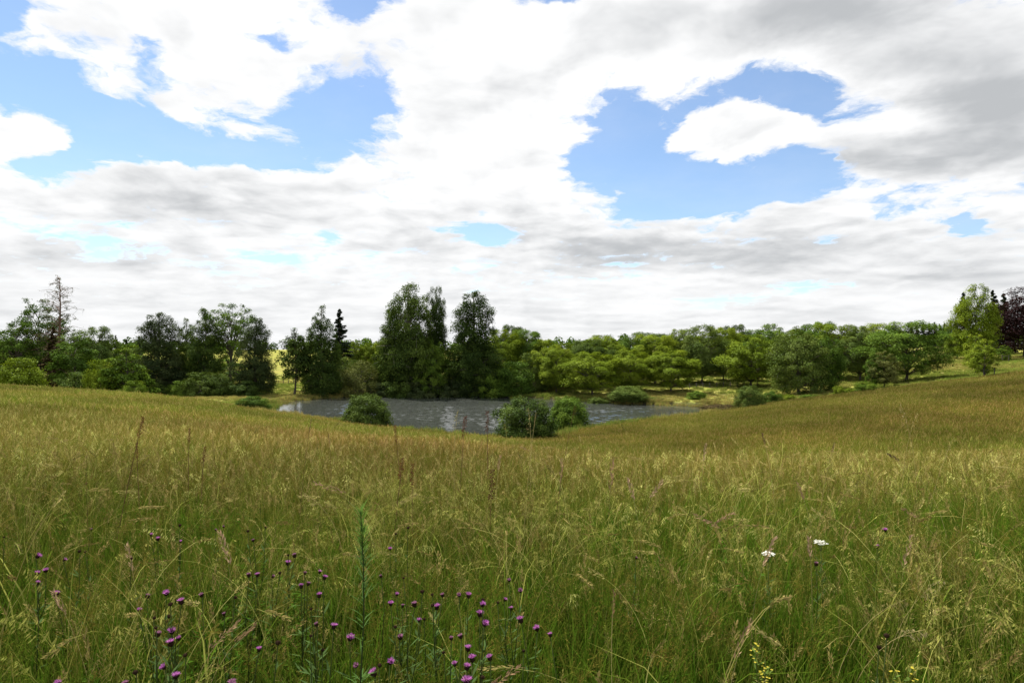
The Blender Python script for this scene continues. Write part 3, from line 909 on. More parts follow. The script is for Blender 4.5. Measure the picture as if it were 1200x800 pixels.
for px, tp, wd, d, lf in [(1015, 447, 24, 100, 'lf_lime'), (983, 452, 12, 100, 'lf_bright'), (905, 458, 22, 100, 'lf_mid'), (925, 462, 16, 100, 'lf_bright'),
                          (995, 455, 16, 101, 'lf_bright'), (950, 462, 24, 102, 'lf_mid')]:
    T('leafy_bush', 'bush', 'bush2', px, tp, wd, d, lf, 'low bush along the brow of the brown slope', 'low bushes on the brow of the slope')
# --- right end
T('round_tree', 'tree', 'dome2', 1112, 383, 24, 215, 'lf_mid', 'small round dark tree far behind the tall bright tree', bark='bark')
T('round_tree', 'tree', 'dome1', 1121, 390, 26, 185, 'lf_bright', 'small round tree on a visible trunk in the yellow field')
for px, tp, d in [(1075, 381, 400), (1082, 377, 420), (1089, 378, 400), (1095, 377, 410), (1101, 379, 400), (1107, 378, 420), (1114, 376, 400), (1120, 374, 390), (1068, 383, 420)]:
    T('spruce_tree', 'tree', 'spruce1', px, tp, 15, d, 'lf_spruce', 'tiny dark spruce on the far skyline', 'spruces on the far skyline')
T('spruce_tree', 'tree', 'spruce1', 1129, 342, 30, 210, 'lf_spruce', 'dark spruce tip showing left of the tall bright tree')
T('spruce_tree', 'tree', 'spruce2', 1164, 339, 34, 200, 'lf_spruce', 'dark spruce tip right of the tall bright tree')
T('spruce_tree', 'tree', 'spruce1', 1176, 343, 34, 205, 'lf_spruce', 'dark spruce between the tall bright tree and the copper beech')
T('tall_tree', 'tree', 'tall1', 1145, 333, 43, 165, 'lf_bright', 'tall bright green egg shaped tree in the yellow field')
T('copper_beech', 'tree', 'tall1', 1202, 336, 66, 170, 'lf_copper', 'dark purple copper beech at the right edge of the field')
T('young_tree', 'tree', 'young1', 1143, 390, 26, 118, 'lf_bright', 'slender young tree behind the staked young tree')
T('young_tree', 'tree', 'young1', 1154, 397, 26, 100, 'lf_bright', 'ragged young tree with wooden stakes on the brow of the slope')
T('young_tree', 'tree', 'young1', 1177, 404, 15, 155, 'lf_lime', 'tiny pale sapling between stakes in front of the copper beech')
# --- shrubs at the lake
T('round_shrub', 'shrub', 'bush1', 430, 462, 54, 76, 'lf_grey', 'rounded light green shrub on the near lake shore', base=506)
T('round_shrub', 'shrub', 'bush2', 616, 466, 66, 67.5, 'lf_dark', 'dark green shrub leaning over the lake from the meadow foot', base=519)
T('round_shrub', 'shrub', 'bush1', 666, 465, 46, 80, 'lf_mid', 'mid green rounded shrub behind the dark lakeside shrub', base=505)
T('round_shrub', 'shrub', 'bush1', 736, 452, 44, 121, 'lf_grey', 'wide pale shrub on the far bank before the tree row')
T('round_shrub', 'shrub', 'bush2', 816, 458, 20, 121, 'lf_mid', 'small tidy round shrub on the far bank lawn')
T('round_shrub', 'shrub', 'bush2', 878, 452, 32, 95, 'lf_grey', 'ragged grey green shrub where the brown slope meets the lake')
T('round_shrub', 'shrub', 'bush2', 848, 474, 48, 98, 'lf_brown', 'low brownish scrub beside the ragged shrub')
T('round_shrub', 'shrub', 'bush2', 297, 464, 34, 103, 'lf_mid', 'reedy low shrub at the left tip of the lake')
for px, tp, wd in [(766, 465, 22), (700, 465, 24), (655, 460, 22)]:
    T('reed_tuft', 'plant', 'bush2', px, tp, wd, 122 if px > 690 else 136, 'lf_grey', 'pale reedy tuft along the far water line', 'reed tufts along the far water line')


# ------------------------------------------------------------------ distant woods
def far_wood():
    R = np.random.RandomState(5)
    C, N, TT, L, LV = [], [], [], [], []
    for i in range(520):
        px = R.uniform(-260, 1460)
        d = R.uniform(420, 900)
        if 312 < px < 338 and d < 700: continue
        x, y = to_world(px, d)
        z = hz(x, y)
        H = R.uniform(9, 15); W = R.uniform(8, 13)
        m = 110
        dr = unit(R.normal(0, 1, (m, 3)) + np.array([0, -0.3, 0.3]))
        C.append(np.array([x, y, z + H * 0.5]) + dr * np.array([W / 2, W / 2, H / 2]) * (0.7 + 0.35 * R.rand(m, 1)))
        N.append(unit(dr + R.normal(0, .4, (m, 3)))); TT.append(R.normal(0, 1, (m, 3)))
        L.append(R.uniform(1.4, 2.6, m)); LV.append(np.clip(0.45 + R.normal(0, .2) + R.normal(0, .15, m), 0, 1))
    C, N, TT, L, LV = map(np.concatenate, (C, N, TT, L, LV))
    TT = unit(TT - N * np.sum(TT * N, 1, keepdims=True))
    v, ff, ft, lv = leaf_cards(C, N, TT, L, L * 0.7, LV)
    me = mesh_from('far_wood', v, ff, ft, [M['lf_mid']], False, {'lv': ('FLOAT', lv)})
    o = bpy.data.objects.new('far_wood', me); col.objects.link(o)
    tag(o, 'distant green woodland along the horizon', 'woodland', kind='stuff')


far_wood()


# ------------------------------------------------------------------ fences and stakes
def box_mesh(name, sx, sy, sz, mat, bev=0.0):
    mb = MB()
    x, y = sx / 2, sy / 2
    b = min(x, y) * 0.3
    ring = [(-x + b, -y), (x - b, -y), (x, -y + b), (x, y - b), (x - b, y), (-x + b, y), (-x, y - b), (-x, -y + b)]
    vs = [(a, c, 0) for a, c in ring] + [(a, c, sz - b) for a, c in ring] + [(a * 0.6, c * 0.6, sz) for a, c in ring]
    fs = []
    for L0 in (0, 8):
        for k in range(8):
            fs.append([L0 + k, L0 + (k + 1) % 8, L0 + 8 + (k + 1) % 8, L0 + 8 + k])
    fs.append(list(range(16, 24)))
    mb.add(vs, fs, (1, 1, 1))
    return mb.mesh(name, [mat], False, False)


POST = box_mesh('post', 0.13, 0.13, 1.3, M['post'])


def fence(pts, label):
    """post and wire fence along (px, d) points"""
    xy = [to_world(*p) for p in pts]
    root = bpy.data.objects.new('post_fence', None); col.objects.link(root)
    x0, y0 = xy[0]; root.location = (x0, y0, hz(x0, y0))
    tag(root, label, 'fence')
    tops = []
    for (x, y) in xy:
        o = bpy.data.objects.new('post', POST); col.objects.link(o); o.parent = root
        z = hz(x, y)
        o.location = (x - x0, y - y0, z - root.location.z - 0.1)
        o.rotation_euler = (rnd.uniform(-.03, .03), rnd.uniform(-.03, .03), rnd.uniform(0, 1))
        tops.append(Vector((x - x0, y - y0, z - root.location.z)))
    for h in (0.5, 0.95):
        mb = MB()
        mb.tube([t + Vector((0, -0.075, h)) for t in tops], [0.012] * len(tops), 4, (1, 1, 1))
        o = bpy.data.objects.new('wire', mb.mesh('wire', [M['post']], False, False)); col.objects.link(o); o.parent = root


fence([(800 + 8 * i, 141 - 0.1 * i) for i in range(12)], 'weathered post and wire fence across the lake lawn under the row')
fence([(314 + 6 * i, 172) for i in range(6)], 'short post and wire fence in the yellow field left of the lake')


def stakes(px, d, gap, h, label):
    x, y = to_world(px, d)
    root = bpy.data.objects.new('tree_stake', None); col.objects.link(root)
    root.location = (x, y, hz(x, y)); tag(root, label, 'stake')
    for s in (-1, 1):
        o = bpy.data.objects.new('post', POST); col.objects.link(o); o.parent = root
        o.location = (s * gap / 2, -0.35, -0.15); o.scale = (0.9, 0.9, h / 1.3)
        o.rotation_euler = (0, 0.05 * s, 0)
    mb = MB(); mb.tube([(-gap / 2, -0.43, h * 0.7), (gap / 2, -0.43, h * 0.72)], [0.05, 0.05], 6, (1, 1, 1))
    o = bpy.data.objects.new('crossbar', mb.mesh('crossbar', [M['post']], False, False)); col.objects.link(o); o.parent = root


stakes(1157, 99.5, 1.6, 1.7, 'pair of wooden stakes holding the ragged young tree')
stakes(1177, 153.5, 1.5, 1.9, 'pair of wooden stakes guarding the tiny pale sapling')

# ------------------------------------------------------------------ grasses
GREEN = [(0.065, 0.110, 0.014), (0.078, 0.120, 0.015), (0.055, 0.092, 0.014), (0.092, 0.122, 0.018), (0.110, 0.128, 0.022)]
STRAW = [(0.36, 0.28, 0.12), (0.42, 0.34, 0.17), (0.30, 0.24, 0.09), (0.26, 0.22, 0.08)]
PINK = [(0.29, 0.19, 0.11), (0.25, 0.16, 0.09), (0.36, 0.25, 0.15)]
RUST = [(0.155, 0.100, 0.032), (0.130, 0.085, 0.028), (0.185, 0.125, 0.040)]
OLIVE = [(0.105, 0.105, 0.022), (0.125, 0.118, 0.025), (0.09, 0.098, 0.02)]


def arc(base, az, H, bend, n, R):
    """points of a stalk that leaves vertically and bends over towards az"""
    pts = []
    dx, dy = math.cos(az), math.sin(az)
    x = y = 0.0
    z = 0.0
    ang = R.gauss(0, 0.06)
    st = H / n
    for i in range(n + 1):
        pts.append(Vector((base[0] + dx * x, base[1] + dy * x, base[2] + z)))
        x += math.sin(ang) * st
        z += math.cos(ang) * st
        ang += bend / n * (0.35 + 1.3 * i / n)
    return pts


def jit(c, R, a=0.18):
    k = 1 + R.uniform(-a, a)
    return (c[0] * k, c[1] * k * (1 + R.uniform(-.05, .05)), c[2] * k)


def leafblade(mb, base, R, H, wid, cols, bend=None, n=4):
    az = R.uniform(0, 6.28)
    b = R.uniform(0.3, 2.3) if bend is None else bend
    pts = arc(base, az, H, b, n, R)
    a2 = az + math.pi / 2 + R.uniform(-.5, .5)
    side = Vector((math.cos(a2), math.sin(a2), 0))
    c = jit(R.choice(cols), R)
    mb.ribbon(pts, [wid * k for k in ([0.7, 1.0, 0.85, 0.5, 0.05][:n] + [0.05])[:n + 1]], side, c)


def seedhead(mb, pts, R, kind, scale=1.0):
    """spikelets along the last part of a stalk"""
    tip, prev = pts[-1], pts[-2]
    ax = (tip - prev).normalized()
    def side(): 
        v = Vector((R.gauss(0, 1), R.gauss(0, 1), R.gauss(0, 1)))
        v -= ax * v.dot(ax)
        return v.normalized()
    if kind == 'plume':
        c0 = R.choice(PINK); Lh = 0.10 * scale * R.uniform(.7, 1.3)
        for k in range(34):
            f = k / 34
            s = side()
            p = tip - ax * Lh * (1 - f)
            rad = 0.011 * scale * math.sin(math.pi * (0.12 + 0.8 * f))
            mb.diamond(p + s * rad * 0.4, (ax + s * 0.55).normalized(), ax.cross(s), 0.017 * scale, 0.0026 * scale, jit(c0, R, .3))
    elif kind == 'oat':
        c0 = R.choice(STRAW); Lh = 0.20 * scale * R.uniform(.8, 1.3)
        for k in range(22):
            f = k / 22
            s = side()
            i = len(pts) - 1 - (1 - f) * 1.6
            i0 = max(0, min(len(pts) - 2, int(i)))
            p = pts[i0].lerp(pts[i0 + 1], i - i0)
            q = p + (s * 0.8 + ax * 0.8).normalized() * 0.045 * scale * (1.1 - f) + Vector((0, 0, -0.006))
            mb.ribbon([p, q], [0.0005, 0.0004], side(), c0)
            dn = (Vector((0, 0, -0.75)) + s * 0.4 + ax * 0.35).normalized()
            mb.diamond(q, dn, dn.cross(s).normalized(), 0.022 * scale, 0.0028 * scale, jit(c0, R, .25))
    elif kind == 'haze':
        c0 = R.choice(PINK[:1] + RUST + OLIVE); Lh = 0.16 * scale * R.uniform(.8, 1.3)
        for k in range(30):
            f = k / 30
            s = side()
            p = tip - ax * Lh * (1 - f)
            ln = 0.05 * scale * (1.1 - f)
            q = p + (s + ax * 0.9).normalized() * ln * R.uniform(.4, 1)
            sd = side()
            mb.ribbon([p, q], [0.0006, 0.0004], sd, c0)
            mb.diamond(q, (q - p).normalized(), sd, 0.010 * scale, 0.0020 * scale, jit(c0, R, .3))
    elif kind == 'spike':
        c0 = R.choice([(0.16, 0.10, 0.05), (0.20, 0.15, 0.06), (0.12, 0.09, 0.04)]); Lh = 0.075 * scale * R.uniform(.6, 1.3)
        for k in range(26):
            f = k / 26
            s = side()
            p = tip - ax * Lh * (1 - f)
            mb.diamond(p + s * 0.002, (ax * 1.1 + s * 0.6).normalized(), ax.cross(s), 0.012 * scale, 0.0024 * scale, jit(c0, R, .25))
    elif kind == 'dock':
        c0 = R.choice([(0.10, 0.028, 0.018), (0.12, 0.04, 0.02), (0.075, 0.028, 0.018)]); Lh = 0.22 * scale
        for k in range(90):
            f = k / 90
            s = side()
            p = tip - ax * Lh * (1 - f)
            w_ = (0.5 + 0.5 * math.sin(f * 40)) * math.sin(math.pi * (0.1 + 0.85 * f)) ** 0.6
            mb.diamond(p + s * (0.004 + 0.022 * w_ * R.random()) * scale, (s + ax * R.uniform(-.5, .6)).normalized(), ax, 0.013 * scale, 0.005 * scale, jit(c0, R, .3))


def stalk(mb, base, R, H, kind, colr, bend=None, wid=0.0012, scale=1.0, az=None, n=7):
    az = R.uniform(0, 6.28) if az is None else az
    b = {'oat': 1.5, 'plume': 0.8, 'haze': 0.5, 'spike': 0.3, 'dock': 0.08}[kind] * R.uniform(.4, 1.6) if bend is None else bend
    pts = arc(base, az, H, b, n, R)
    a2 = R.uniform(0, 6.28)
    c = jit(colr, R)
    mb.ribbon(pts, [wid * (1.2 - 0.7 * i / n) for i in range(n + 1)], Vector((math.cos(a2), math.sin(a2), 0)), c)
    mb.ribbon(pts, [wid * (1.2 - 0.7 * i / n) for i in range(n + 1)], Vector((math.cos(a2 + 1.5), math.sin(a2 + 1.5), 0)), c)
    seedhead(mb, pts, R, kind, scale)
    return pts


src = bpy.data.collections.new('grass_sources')
KINDS = []


def clump(kindname, k, seed, rad, nleaf, Hl, wid, leafcols, heads, Hs, headscale=1.0, sw=0.0012, segs=4):
    R = random.Random(seed)
    mb = MB()
    for i in range(nleaf):
        a, r = R.uniform(0, 6.28), rad * math.sqrt(R.random())
        leafblade(mb, (r * math.cos(a), r * math.sin(a), -0.03), R, Hl * R.uniform(.45, 1.15), wid * R.uniform(.6, 1.3), leafcols, n=segs)
    for hk, cnt, cl in heads:
        for i in range(cnt):
            a, r = R.uniform(0, 6.28), rad * math.sqrt(R.random())
            stalk(mb, (r * math.cos(a), r * math.sin(a), -0.03), R, Hs * R.uniform(.7, 1.2), hk, R.choice(cl), scale=headscale * R.uniform(.8, 1.2), wid=sw)
    me = mb.mesh(kindname, [M['grass']])
    o = bpy.data.objects.new('%02d_%s' % (len(KINDS), kindname), me)
    src.objects.link(o)
    KINDS.append(kindname)


for s in range(4):
    clump('near_leafy', s, 100 + s, 0.16, 52, 0.48, 0.0030, GREEN + OLIVE[:1], [('haze', 2, OLIVE)], 0.62)
for s in range(3):
    clump('near_flower', s, 110 + s, 0.16, 34, 0.46, 0.0026, GREEN + OLIVE + STRAW[:1], [('haze', 5, OLIVE + STRAW[2:]), ('plume', 1, STRAW), ('spike', 1, OLIVE)], 0.68)
for s in range(3):
    clump('near_straw', s, 120 + s, 0.18, 26, 0.46, 0.0026, GREEN + STRAW, [('oat', 4, STRAW), ('haze', 3, STRAW)], 0.74)
for s in range(2):
    clump('near_broad', s, 130 + s, 0.13, 30, 0.42, 0.0075, GREEN[:3], [('haze', 1, OLIVE)], 0.55)
def arch_clump(seed):
    R = random.Random(seed)
    mb = MB()
    for i in range(3):
        a, r = R.uniform(0, 6.28), 0.12 * math.sqrt(R.random())
        c = R.choice(STRAW[:2] + [(0.30, 0.27, 0.10), (0.34, 0.24, 0.13)])
        stalk(mb, (r * math.cos(a), r * math.sin(a), -0.03), R, R.uniform(.75, 1.05), R.choice(['plume', 'plume', 'spike', 'haze']), c, bend=R.uniform(1.3, 2.6), wid=0.0019, scale=R.uniform(1.0, 1.5), n=10)
    for i in range(5):
        leafblade(mb, (R.gauss(0, .05), R.gauss(0, .05), -.03), R, R.uniform(.5, .85), 0.004, STRAW[2:] + GREEN[3:], bend=R.uniform(1.4, 2.6))
    o = bpy.data.objects.new('%02d_near_arch' % len(KINDS), mb.mesh('near_arch', [M['grass']]))
    src.objects.link(o); KINDS.append('near_arch')


for s in range(5):
    arch_clump(190 + s)


def herb_clump(seed):
    R = random.Random(seed)
    mb = MB()
    for i in range(7):
        a, r = R.uniform(0, 6.28), 0.10 * math.sqrt(R.random())
        pts = arc((r * math.cos(a), r * math.sin(a), -0.03), a, R.uniform(.28, .5), R.uniform(.1, .7), 6, R)
        mb.tube(pts, [0.0020 - 0.0002 * k for k in range(7)], 4, (0.06, 0.085, 0.02))
        cg = R.choice([(0.045, 0.085, 0.014), (0.06, 0.10, 0.016), (0.05, 0.08, 0.018)])
        for k in range(22):
            f = R.uniform(.8, 5.95)
            p = pts[int(f)].lerp(pts[int(f) + 1], f - int(f)); th = R.uniform(0, 6.28)
            o = Vector((math.cos(th), math.sin(th), R.uniform(-.1, .9))).normalized()
            mb.diamond(p, o, o.cross(Vector((0, 0, 1))).normalized(), R.uniform(.03, .07) * (1.2 - f / 9), R.uniform(.004, .009), jit(cg, R, .25))
    o = bpy.data.objects.new('%02d_near_herb' % len(KINDS), mb.mesh('near_herb', [M['grass']]))
    src.objects.link(o); KINDS.append('near_herb')


for s in range(3):
    herb_clump(170 + s)
for s in range(4):
    clump('mid_meadow', s, 140 + s, 0.34, 70, 0.42, 0.0045, GREEN + OLIVE + STRAW[2:], [('haze', 11, OLIVE + RUST), ('plume', 3, STRAW), ('oat', 1, STRAW)], 0.62, 1.3, 0.0022)
for s in range(3):
    clump('far_meadow', s, 150 + s, 0.85, 170, 0.34, 0.008, GREEN[3:] + OLIVE + STRAW[2:], [('haze', 30, RUST + OLIVE), ('plume', 4, STRAW)], 0.42, 1.9, 0.004, 3)
for s in range(2):
    clump('bank_sedge', s, 160 + s, 0.7, 150, 0.75, 0.018, GREEN + OLIVE, [], 0.5, segs=3)
IDX = {}
for i, k in enumerate(KINDS):
    IDX.setdefault(k, []).append(i)


def scatter(name, pts, rot, scl, idx, tint, label):
    me = bpy.data.meshes.new(name)
    me.vertices.add(len(pts))
    me.vertices.foreach_set('co', np.asarray(pts, np.float32).ravel())
    for nm, typ, arr, fld in (('rot', 'FLOAT_VECTOR', rot, 'vector'), ('scl', 'FLOAT_VECTOR', scl, 'vector'), ('idx', 'INT', idx, 'value'), ('tint', 'FLOAT_COLOR', tint, 'color')):
        a = me.attributes.new(nm, typ, 'POINT')
        a.data.foreach_set(fld, np.asarray(arr, np.int32 if typ == 'INT' else np.float32).ravel())
    o = bpy.data.objects.new(name, me); col.objects.link(o)
    me.materials.append(M['grass'])
    g = bpy.data.node_groups.new(name, 'GeometryNodeTree')
    g.interface.new_socket('Geometry', in_out='INPUT', socket_type='NodeSocketGeometry')
    g.interface.new_socket('Geometry', in_out='OUTPUT', socket_type='NodeSocketGeometry')
    gi = g.nodes.new('NodeGroupInput'); go = g.nodes.new('NodeGroupOutput')
    ci = g.nodes.new('GeometryNodeCollectionInfo')
    ci.inputs['Collection'].default_value = src
    ci.inputs['Separate Children'].default_value = True
    ci.inputs['Reset Children'].default_value = True
    iop = g.nodes.new('GeometryNodeInstanceOnPoints')
    iop.inputs['Pick Instance'].default_value = True
    def na(n, t):
        nd = g.nodes.new('GeometryNodeInputNamedAttribute'); nd.data_type = t
        nd.inputs['Name'].default_value = n
        return nd.outputs['Attribute']
    e2r = g.nodes.new('FunctionNodeEulerToRotation')
    g.links.new(na('rot', 'FLOAT_VECTOR'), e2r.inputs[0])
    g.links.new(gi.outputs[0], iop.inputs['Points'])
    g.links.new(ci.outputs[0], iop.inputs['Instance'])
    g.links.new(na('idx', 'INT'), iop.inputs['Instance Index'])
    g.links.new(e2r.outputs[0], iop.inputs['Rotation'])
    g.links.new(na('scl', 'FLOAT_VECTOR'), iop.inputs['Scale'])
    g.links.new(iop.outputs[0], go.inputs[0])
    md = o.modifiers.new('scatter', 'NODES'); md.node_group = g
    tag(o, label, 'grass', kind='stuff')
    return o


def pick(R, names, wts, n):
    k = R.choice(len(names), size=n, p=np.array(wts) / sum(wts))
    return k


def meadow():
    R = np.random.RandomState(77)
    P, RO, SC, ID, TI = [], [], [], [], []
    def band(y0, y1, dens, mix, hscale):
        wmax = 0.98
        area = wmax * (y1 ** 2 - y0 ** 2) + 1.5 * (y1 - y0)
        n = int(area * dens)
        y = np.sqrt(R.uniform(y0 ** 2, y1 ** 2, n))
        x = R.uniform(-1, 1, n) * (wmax * y + 0.75)
        ld = lake_dist(x, y)
        keep = ld > 0.8
        x, y = x[keep], y[keep]
        n = len(x)
        z = height(x, y)
        n1 = fbm(x, y, 2.6, 21, 4); n2 = fbm(x, y, 14.0, 31, 3); n3 = fbm(x, y, 1.0, 41, 3)
        names = list(mix)
        base_w = np.array([mix[k] for k in names], float)
        W = np.tile(base_w, (n, 1))
        for j, k in enumerate(names):
            if 'straw' in k: W[:, j] *= np.clip((n1 - 0.38) * 6, 0.1, 3)
            if 'leafy' in k or 'broad' in k: W[:, j] *= np.clip((0.68 - n1) * 6, 0.15, 3)
            if 'broad' in k or 'herb' in k: W[:, j] *= np.clip((n3 - 0.5) * 8, 0.0, 3)
        W /= W.sum(1, keepdims=True)
        kk = (W.cumsum(1) < R.rand(n, 1)).sum(1)
        idx = np.zeros(n, int)
        for j, k in enumerate(names):
            m = kk == j
            idx[m] = np.array(IDX[k])[R.randint(0, len(IDX[k]), m.sum())]
        px = 600 + F * x / np.maximum(y, 1)
        # reddish drifts of flowering bent, greener hollows
        red = np.clip((n2 - 0.42) * 3.2, 0, 1) * np.clip((y - 4) / 10, 0, 1)
        right = np.clip((px - 620) / 250, 0, 1) * np.clip((y - 30) / 10, 0, 1)
        red = np.clip(red * (1 - 0.5 * right) + 0.5 * right, 0, 1)
        g = R.uniform(0.85, 1.15, n) * (1 - 0.20 * right) * (0.62 + 0.95 * fbm(x, y, 7.0, 71, 3)) * (1 + 0.22 * np.clip((y - 6) / 10, 0, 1))
        a = np.array([1.00, 1.24, 0.74]); b = np.array([1.12, 1.12, 0.80])
        tint = (a * (1 - red[:, None]) + b * red[:, None]) * g[:, None]
        hs = hscale * (0.75 + 0.5 * fbm(x, y, 1.6, 51, 3)) * R.uniform(0.8, 1.2, n)
        sc = np.stack([R.uniform(.85, 1.25, n)] * 2 + [hs], 1)
        rot = np.stack([R.normal(0, .17, n), R.normal(0.05, .17, n), R.uniform(0, 6.28, n)], 1)
        P.append(np.stack([x, y, z], 1)); RO.append(rot); SC.append(sc); ID.append(idx)
        TI.append(np.concatenate([tint, np.ones((n, 1))], 1))
    band(1.15, 2.3, 85, {'near_leafy': 5, 'near_flower': 1.4, 'near_straw': 0.8, 'near_broad': 1.5, 'near_herb': 3}, 0.95)
    band(2.3, 6.0, 62, {'near_leafy': 6, 'near_flower': 2.2, 'near_straw': 1.1, 'near_broad': 0.8, 'near_herb': 1.6}, 1.0)
    band(6.0, 12.0, 30, {'near_leafy': 3, 'near_flower': 1.6, 'near_straw': 0.4, 'mid_meadow': 4}, 0.95)
    band(1.9, 9.0, 3.2, {'near_arch': 1}, 1.0)
    band(12.0, 26.0, 13, {'mid_meadow': 1}, 0.95)
    band(26.0, 100.0, 4.2, {'far_meadow': 1}, 0.85)
    P, RO, SC, ID, TI = map(np.concatenate, (P, RO, SC, ID, TI))
    # nothing beyond the brow on the open lawn
    scatter('meadow_grass', P, RO, SC, ID, TI, 'tall flowering meadow grass covering the whole slope')
    print('meadow instances', len(P))


def sedges():
    R = np.random.RandomState(78)
    P = []
    n = len(LAKE_XY)
    for i in range(n):
        a, b = LAKE_XY[i], LAKE_XY[(i + 1) % n]
        L = np.linalg.norm(b - a)
        m = int(L * 2.6)
        t = R.rand(m, 1)
        q = a + (b - a) * t
        nrm = np.array([(b - a)[1], -(b - a)[0]]) / L
        q = q + R.normal(0, 0.9, (m, 1)) * nrm
        P.append(q)
    P = np.concatenate(P)
    # lawn tufts beyond the water
    m = 15000
    y = R.uniform(96, 210, m); x = R.uniform(-0.9, 0.9, m) * y
    ld = lake_dist(x, y)
    k = (ld > 0.5)
    P2 = np.stack([x[k], y[k]], 1)
    allp = np.concatenate([P, P2])
    z = np.maximum(height(allp[:, 0], allp[:, 1]), LAKE_Z - 0.1)
    nn = len(allp)
    near = np.arange(nn) < len(P)
    hs = np.where(near, R.uniform(.5, 1.3, nn), R.uniform(.25, .6, nn))
    n1 = fbm(allp[:, 0], allp[:, 1], 18, 61, 3)
    y_ = np.clip((n1 - 0.42) * 5, 0, 1)[:, None]
    tint = 1.6 * (np.array([1.2, 1.2, 1.3]) * (1 - y_) + np.array([1.9, 1.42, 2.3]) * y_) * R.uniform(.8, 1.2, (nn, 1))
    idx = np.array(IDX['bank_sedge'])[R.randint(0, 2, nn)]
    rot = np.stack([R.normal(0, .1, nn), R.normal(0, .1, nn), R.uniform(0, 6.28, nn)], 1)
    sc = np.stack([R.uniform(.8, 1.3, nn)] * 2 + [hs], 1)
    scatter('bank_grass', np.concatenate([allp, z[:, None]], 1), rot, sc, idx, np.concatenate([tint, np.ones((nn, 1))], 1),
            'bright grass and sedge fringing the lake and its far lawn')


meadow()
sedges()


# ------------------------------------------------------------------ single meadow plants
def solve_d(px, py, h, lo=1.3, hi=40.0):
    """distance at which a point h above the ground appears at the photo row py"""
    ds = np.linspace(lo, hi, 1500)
    z = height((px - 600) / F * ds, ds) + h
    rows = HZ - F * z / ds
    i = np.argmin(np.where(rows <= py, ds, 1e9))
    return float(ds[i]) if rows[i] <= py else float(hi)


PURPLE = [(0.37, 0.11, 0.36), (0.44, 0.16, 0.42), (0.31, 0.08, 0.28), (0.46, 0.19, 0.38)]


def knap_head_meshes(seed, faded=False, bud=False):
    R = random.Random(seed)
    mb = MB()                                   # scaly bract cup
    n = 8
    prof = [(0.003, 0.0), (0.0085, 0.004), (0.0105, 0.010), (0.008, 0.016), (0.005, 0.019)]
    vs, fs = [], []
    for r, z in prof:
        for k in range(n):
            th = 2 * math.pi * k / n
            vs.append((r * math.cos(th), r * math.sin(th), z))
    for i in range(len(prof) - 1):
        for k in range(n):
            fs.append([i * n + k, i * n + (k + 1) % n, (i + 1) * n + (k + 1) % n, (i + 1) * n + k])
    fs.append([(len(prof) - 1) * n + k for k in range(n)])
    mb.add(vs, fs, (0.035, 0.022, 0.014))
    for k in range(40):
        th, zz = R.uniform(0, 6.28), R.uniform(0.002, 0.014)
        o = Vector((math.cos(th), math.sin(th), 0))
        mb.diamond(o * 0.0095 + Vector((0, 0, zz)), (o * 0.5 + Vector((0, 0, 0.8))).normalized(), Vector((-o.y, o.x, 0)), 0.007, 0.002, (0.05, 0.03, 0.018))
    cup = mb.mesh('bract_cup', [M['plant']])
    fl = None
    if not bud:
        mf = MB()
        for k in range(75):
            th = R.uniform(0, 6.28); f = math.sqrt(R.random())
            o = Vector((math.cos(th), math.sin(th), 0))
            ax = (o * f * 1.25 + Vector((0, 0, 1.05 - 0.45 * f))).normalized()
            c = R.choice(PURPLE)
            if faded: c = (c[0] * .6 + .06, c[1] * .7 + 0.04, c[2] * .5 + .04)
            mf.diamond(o * 0.004 * f + Vector((0, 0, 0.016)), ax, Vector((-o.y, o.x, 0)), R.uniform(.013, .020) * (0.75 if faded else 1), 0.0021, jit(c, R, .2))
        fl = mf.mesh('florets', [M['plant']])
    return cup, fl


HEADS = [knap_head_meshes(300 + i) for i in range(3)] + [knap_head_meshes(310, True)]
BUD = knap_head_meshes(320, bud=True)
FLW = [(107, 617), (177, 624), (185, 629), (212, 631), (262, 614), (253, 618), (297, 630), (42, 648), (54, 665), (43, 668), (43, 679), (74, 652),
       (172, 695), (195, 691), (213, 701), (237, 693), (263, 715), (163, 710), (202, 735), (210, 743), (184, 739), (194, 774), (206, 786),
       (147, 796), (67, 795), (292, 670), (302, 670), (346, 648), (337, 657), (357, 667), (374, 694), (353, 683), (374, 666), (303, 755), (372, 726),
       (391, 729), (271, 796), (447, 671), (457, 640), (465, 692), (486, 704), (519, 693), (538, 693), (549, 695), (565, 704), (599, 709), (610, 687),
       (611, 723), (591, 698), (562, 716), (567, 726), (469, 742), (529, 742), (548, 755), (575, 766), (533, 772), (547, 777), (645, 739), (630, 732),
       (491, 722), (417, 773), (440, 784), (457, 769), (410, 743), (1037, 619), (1028, 638), (956, 658), (745, 650), (597, 675)]
BUDS = [(200, 703), (328, 667), (160, 780), (473, 672), (495, 688), (507, 691), (507, 704), (497, 720), (463, 729), (478, 615), (464, 622), (583, 701),
        (1039, 739), (305, 593), (311, 614), (210, 612), (338, 646), (275, 695), (197, 717), (378, 755), (5, 625), (1030, 752), (100, 642), (154, 650)]


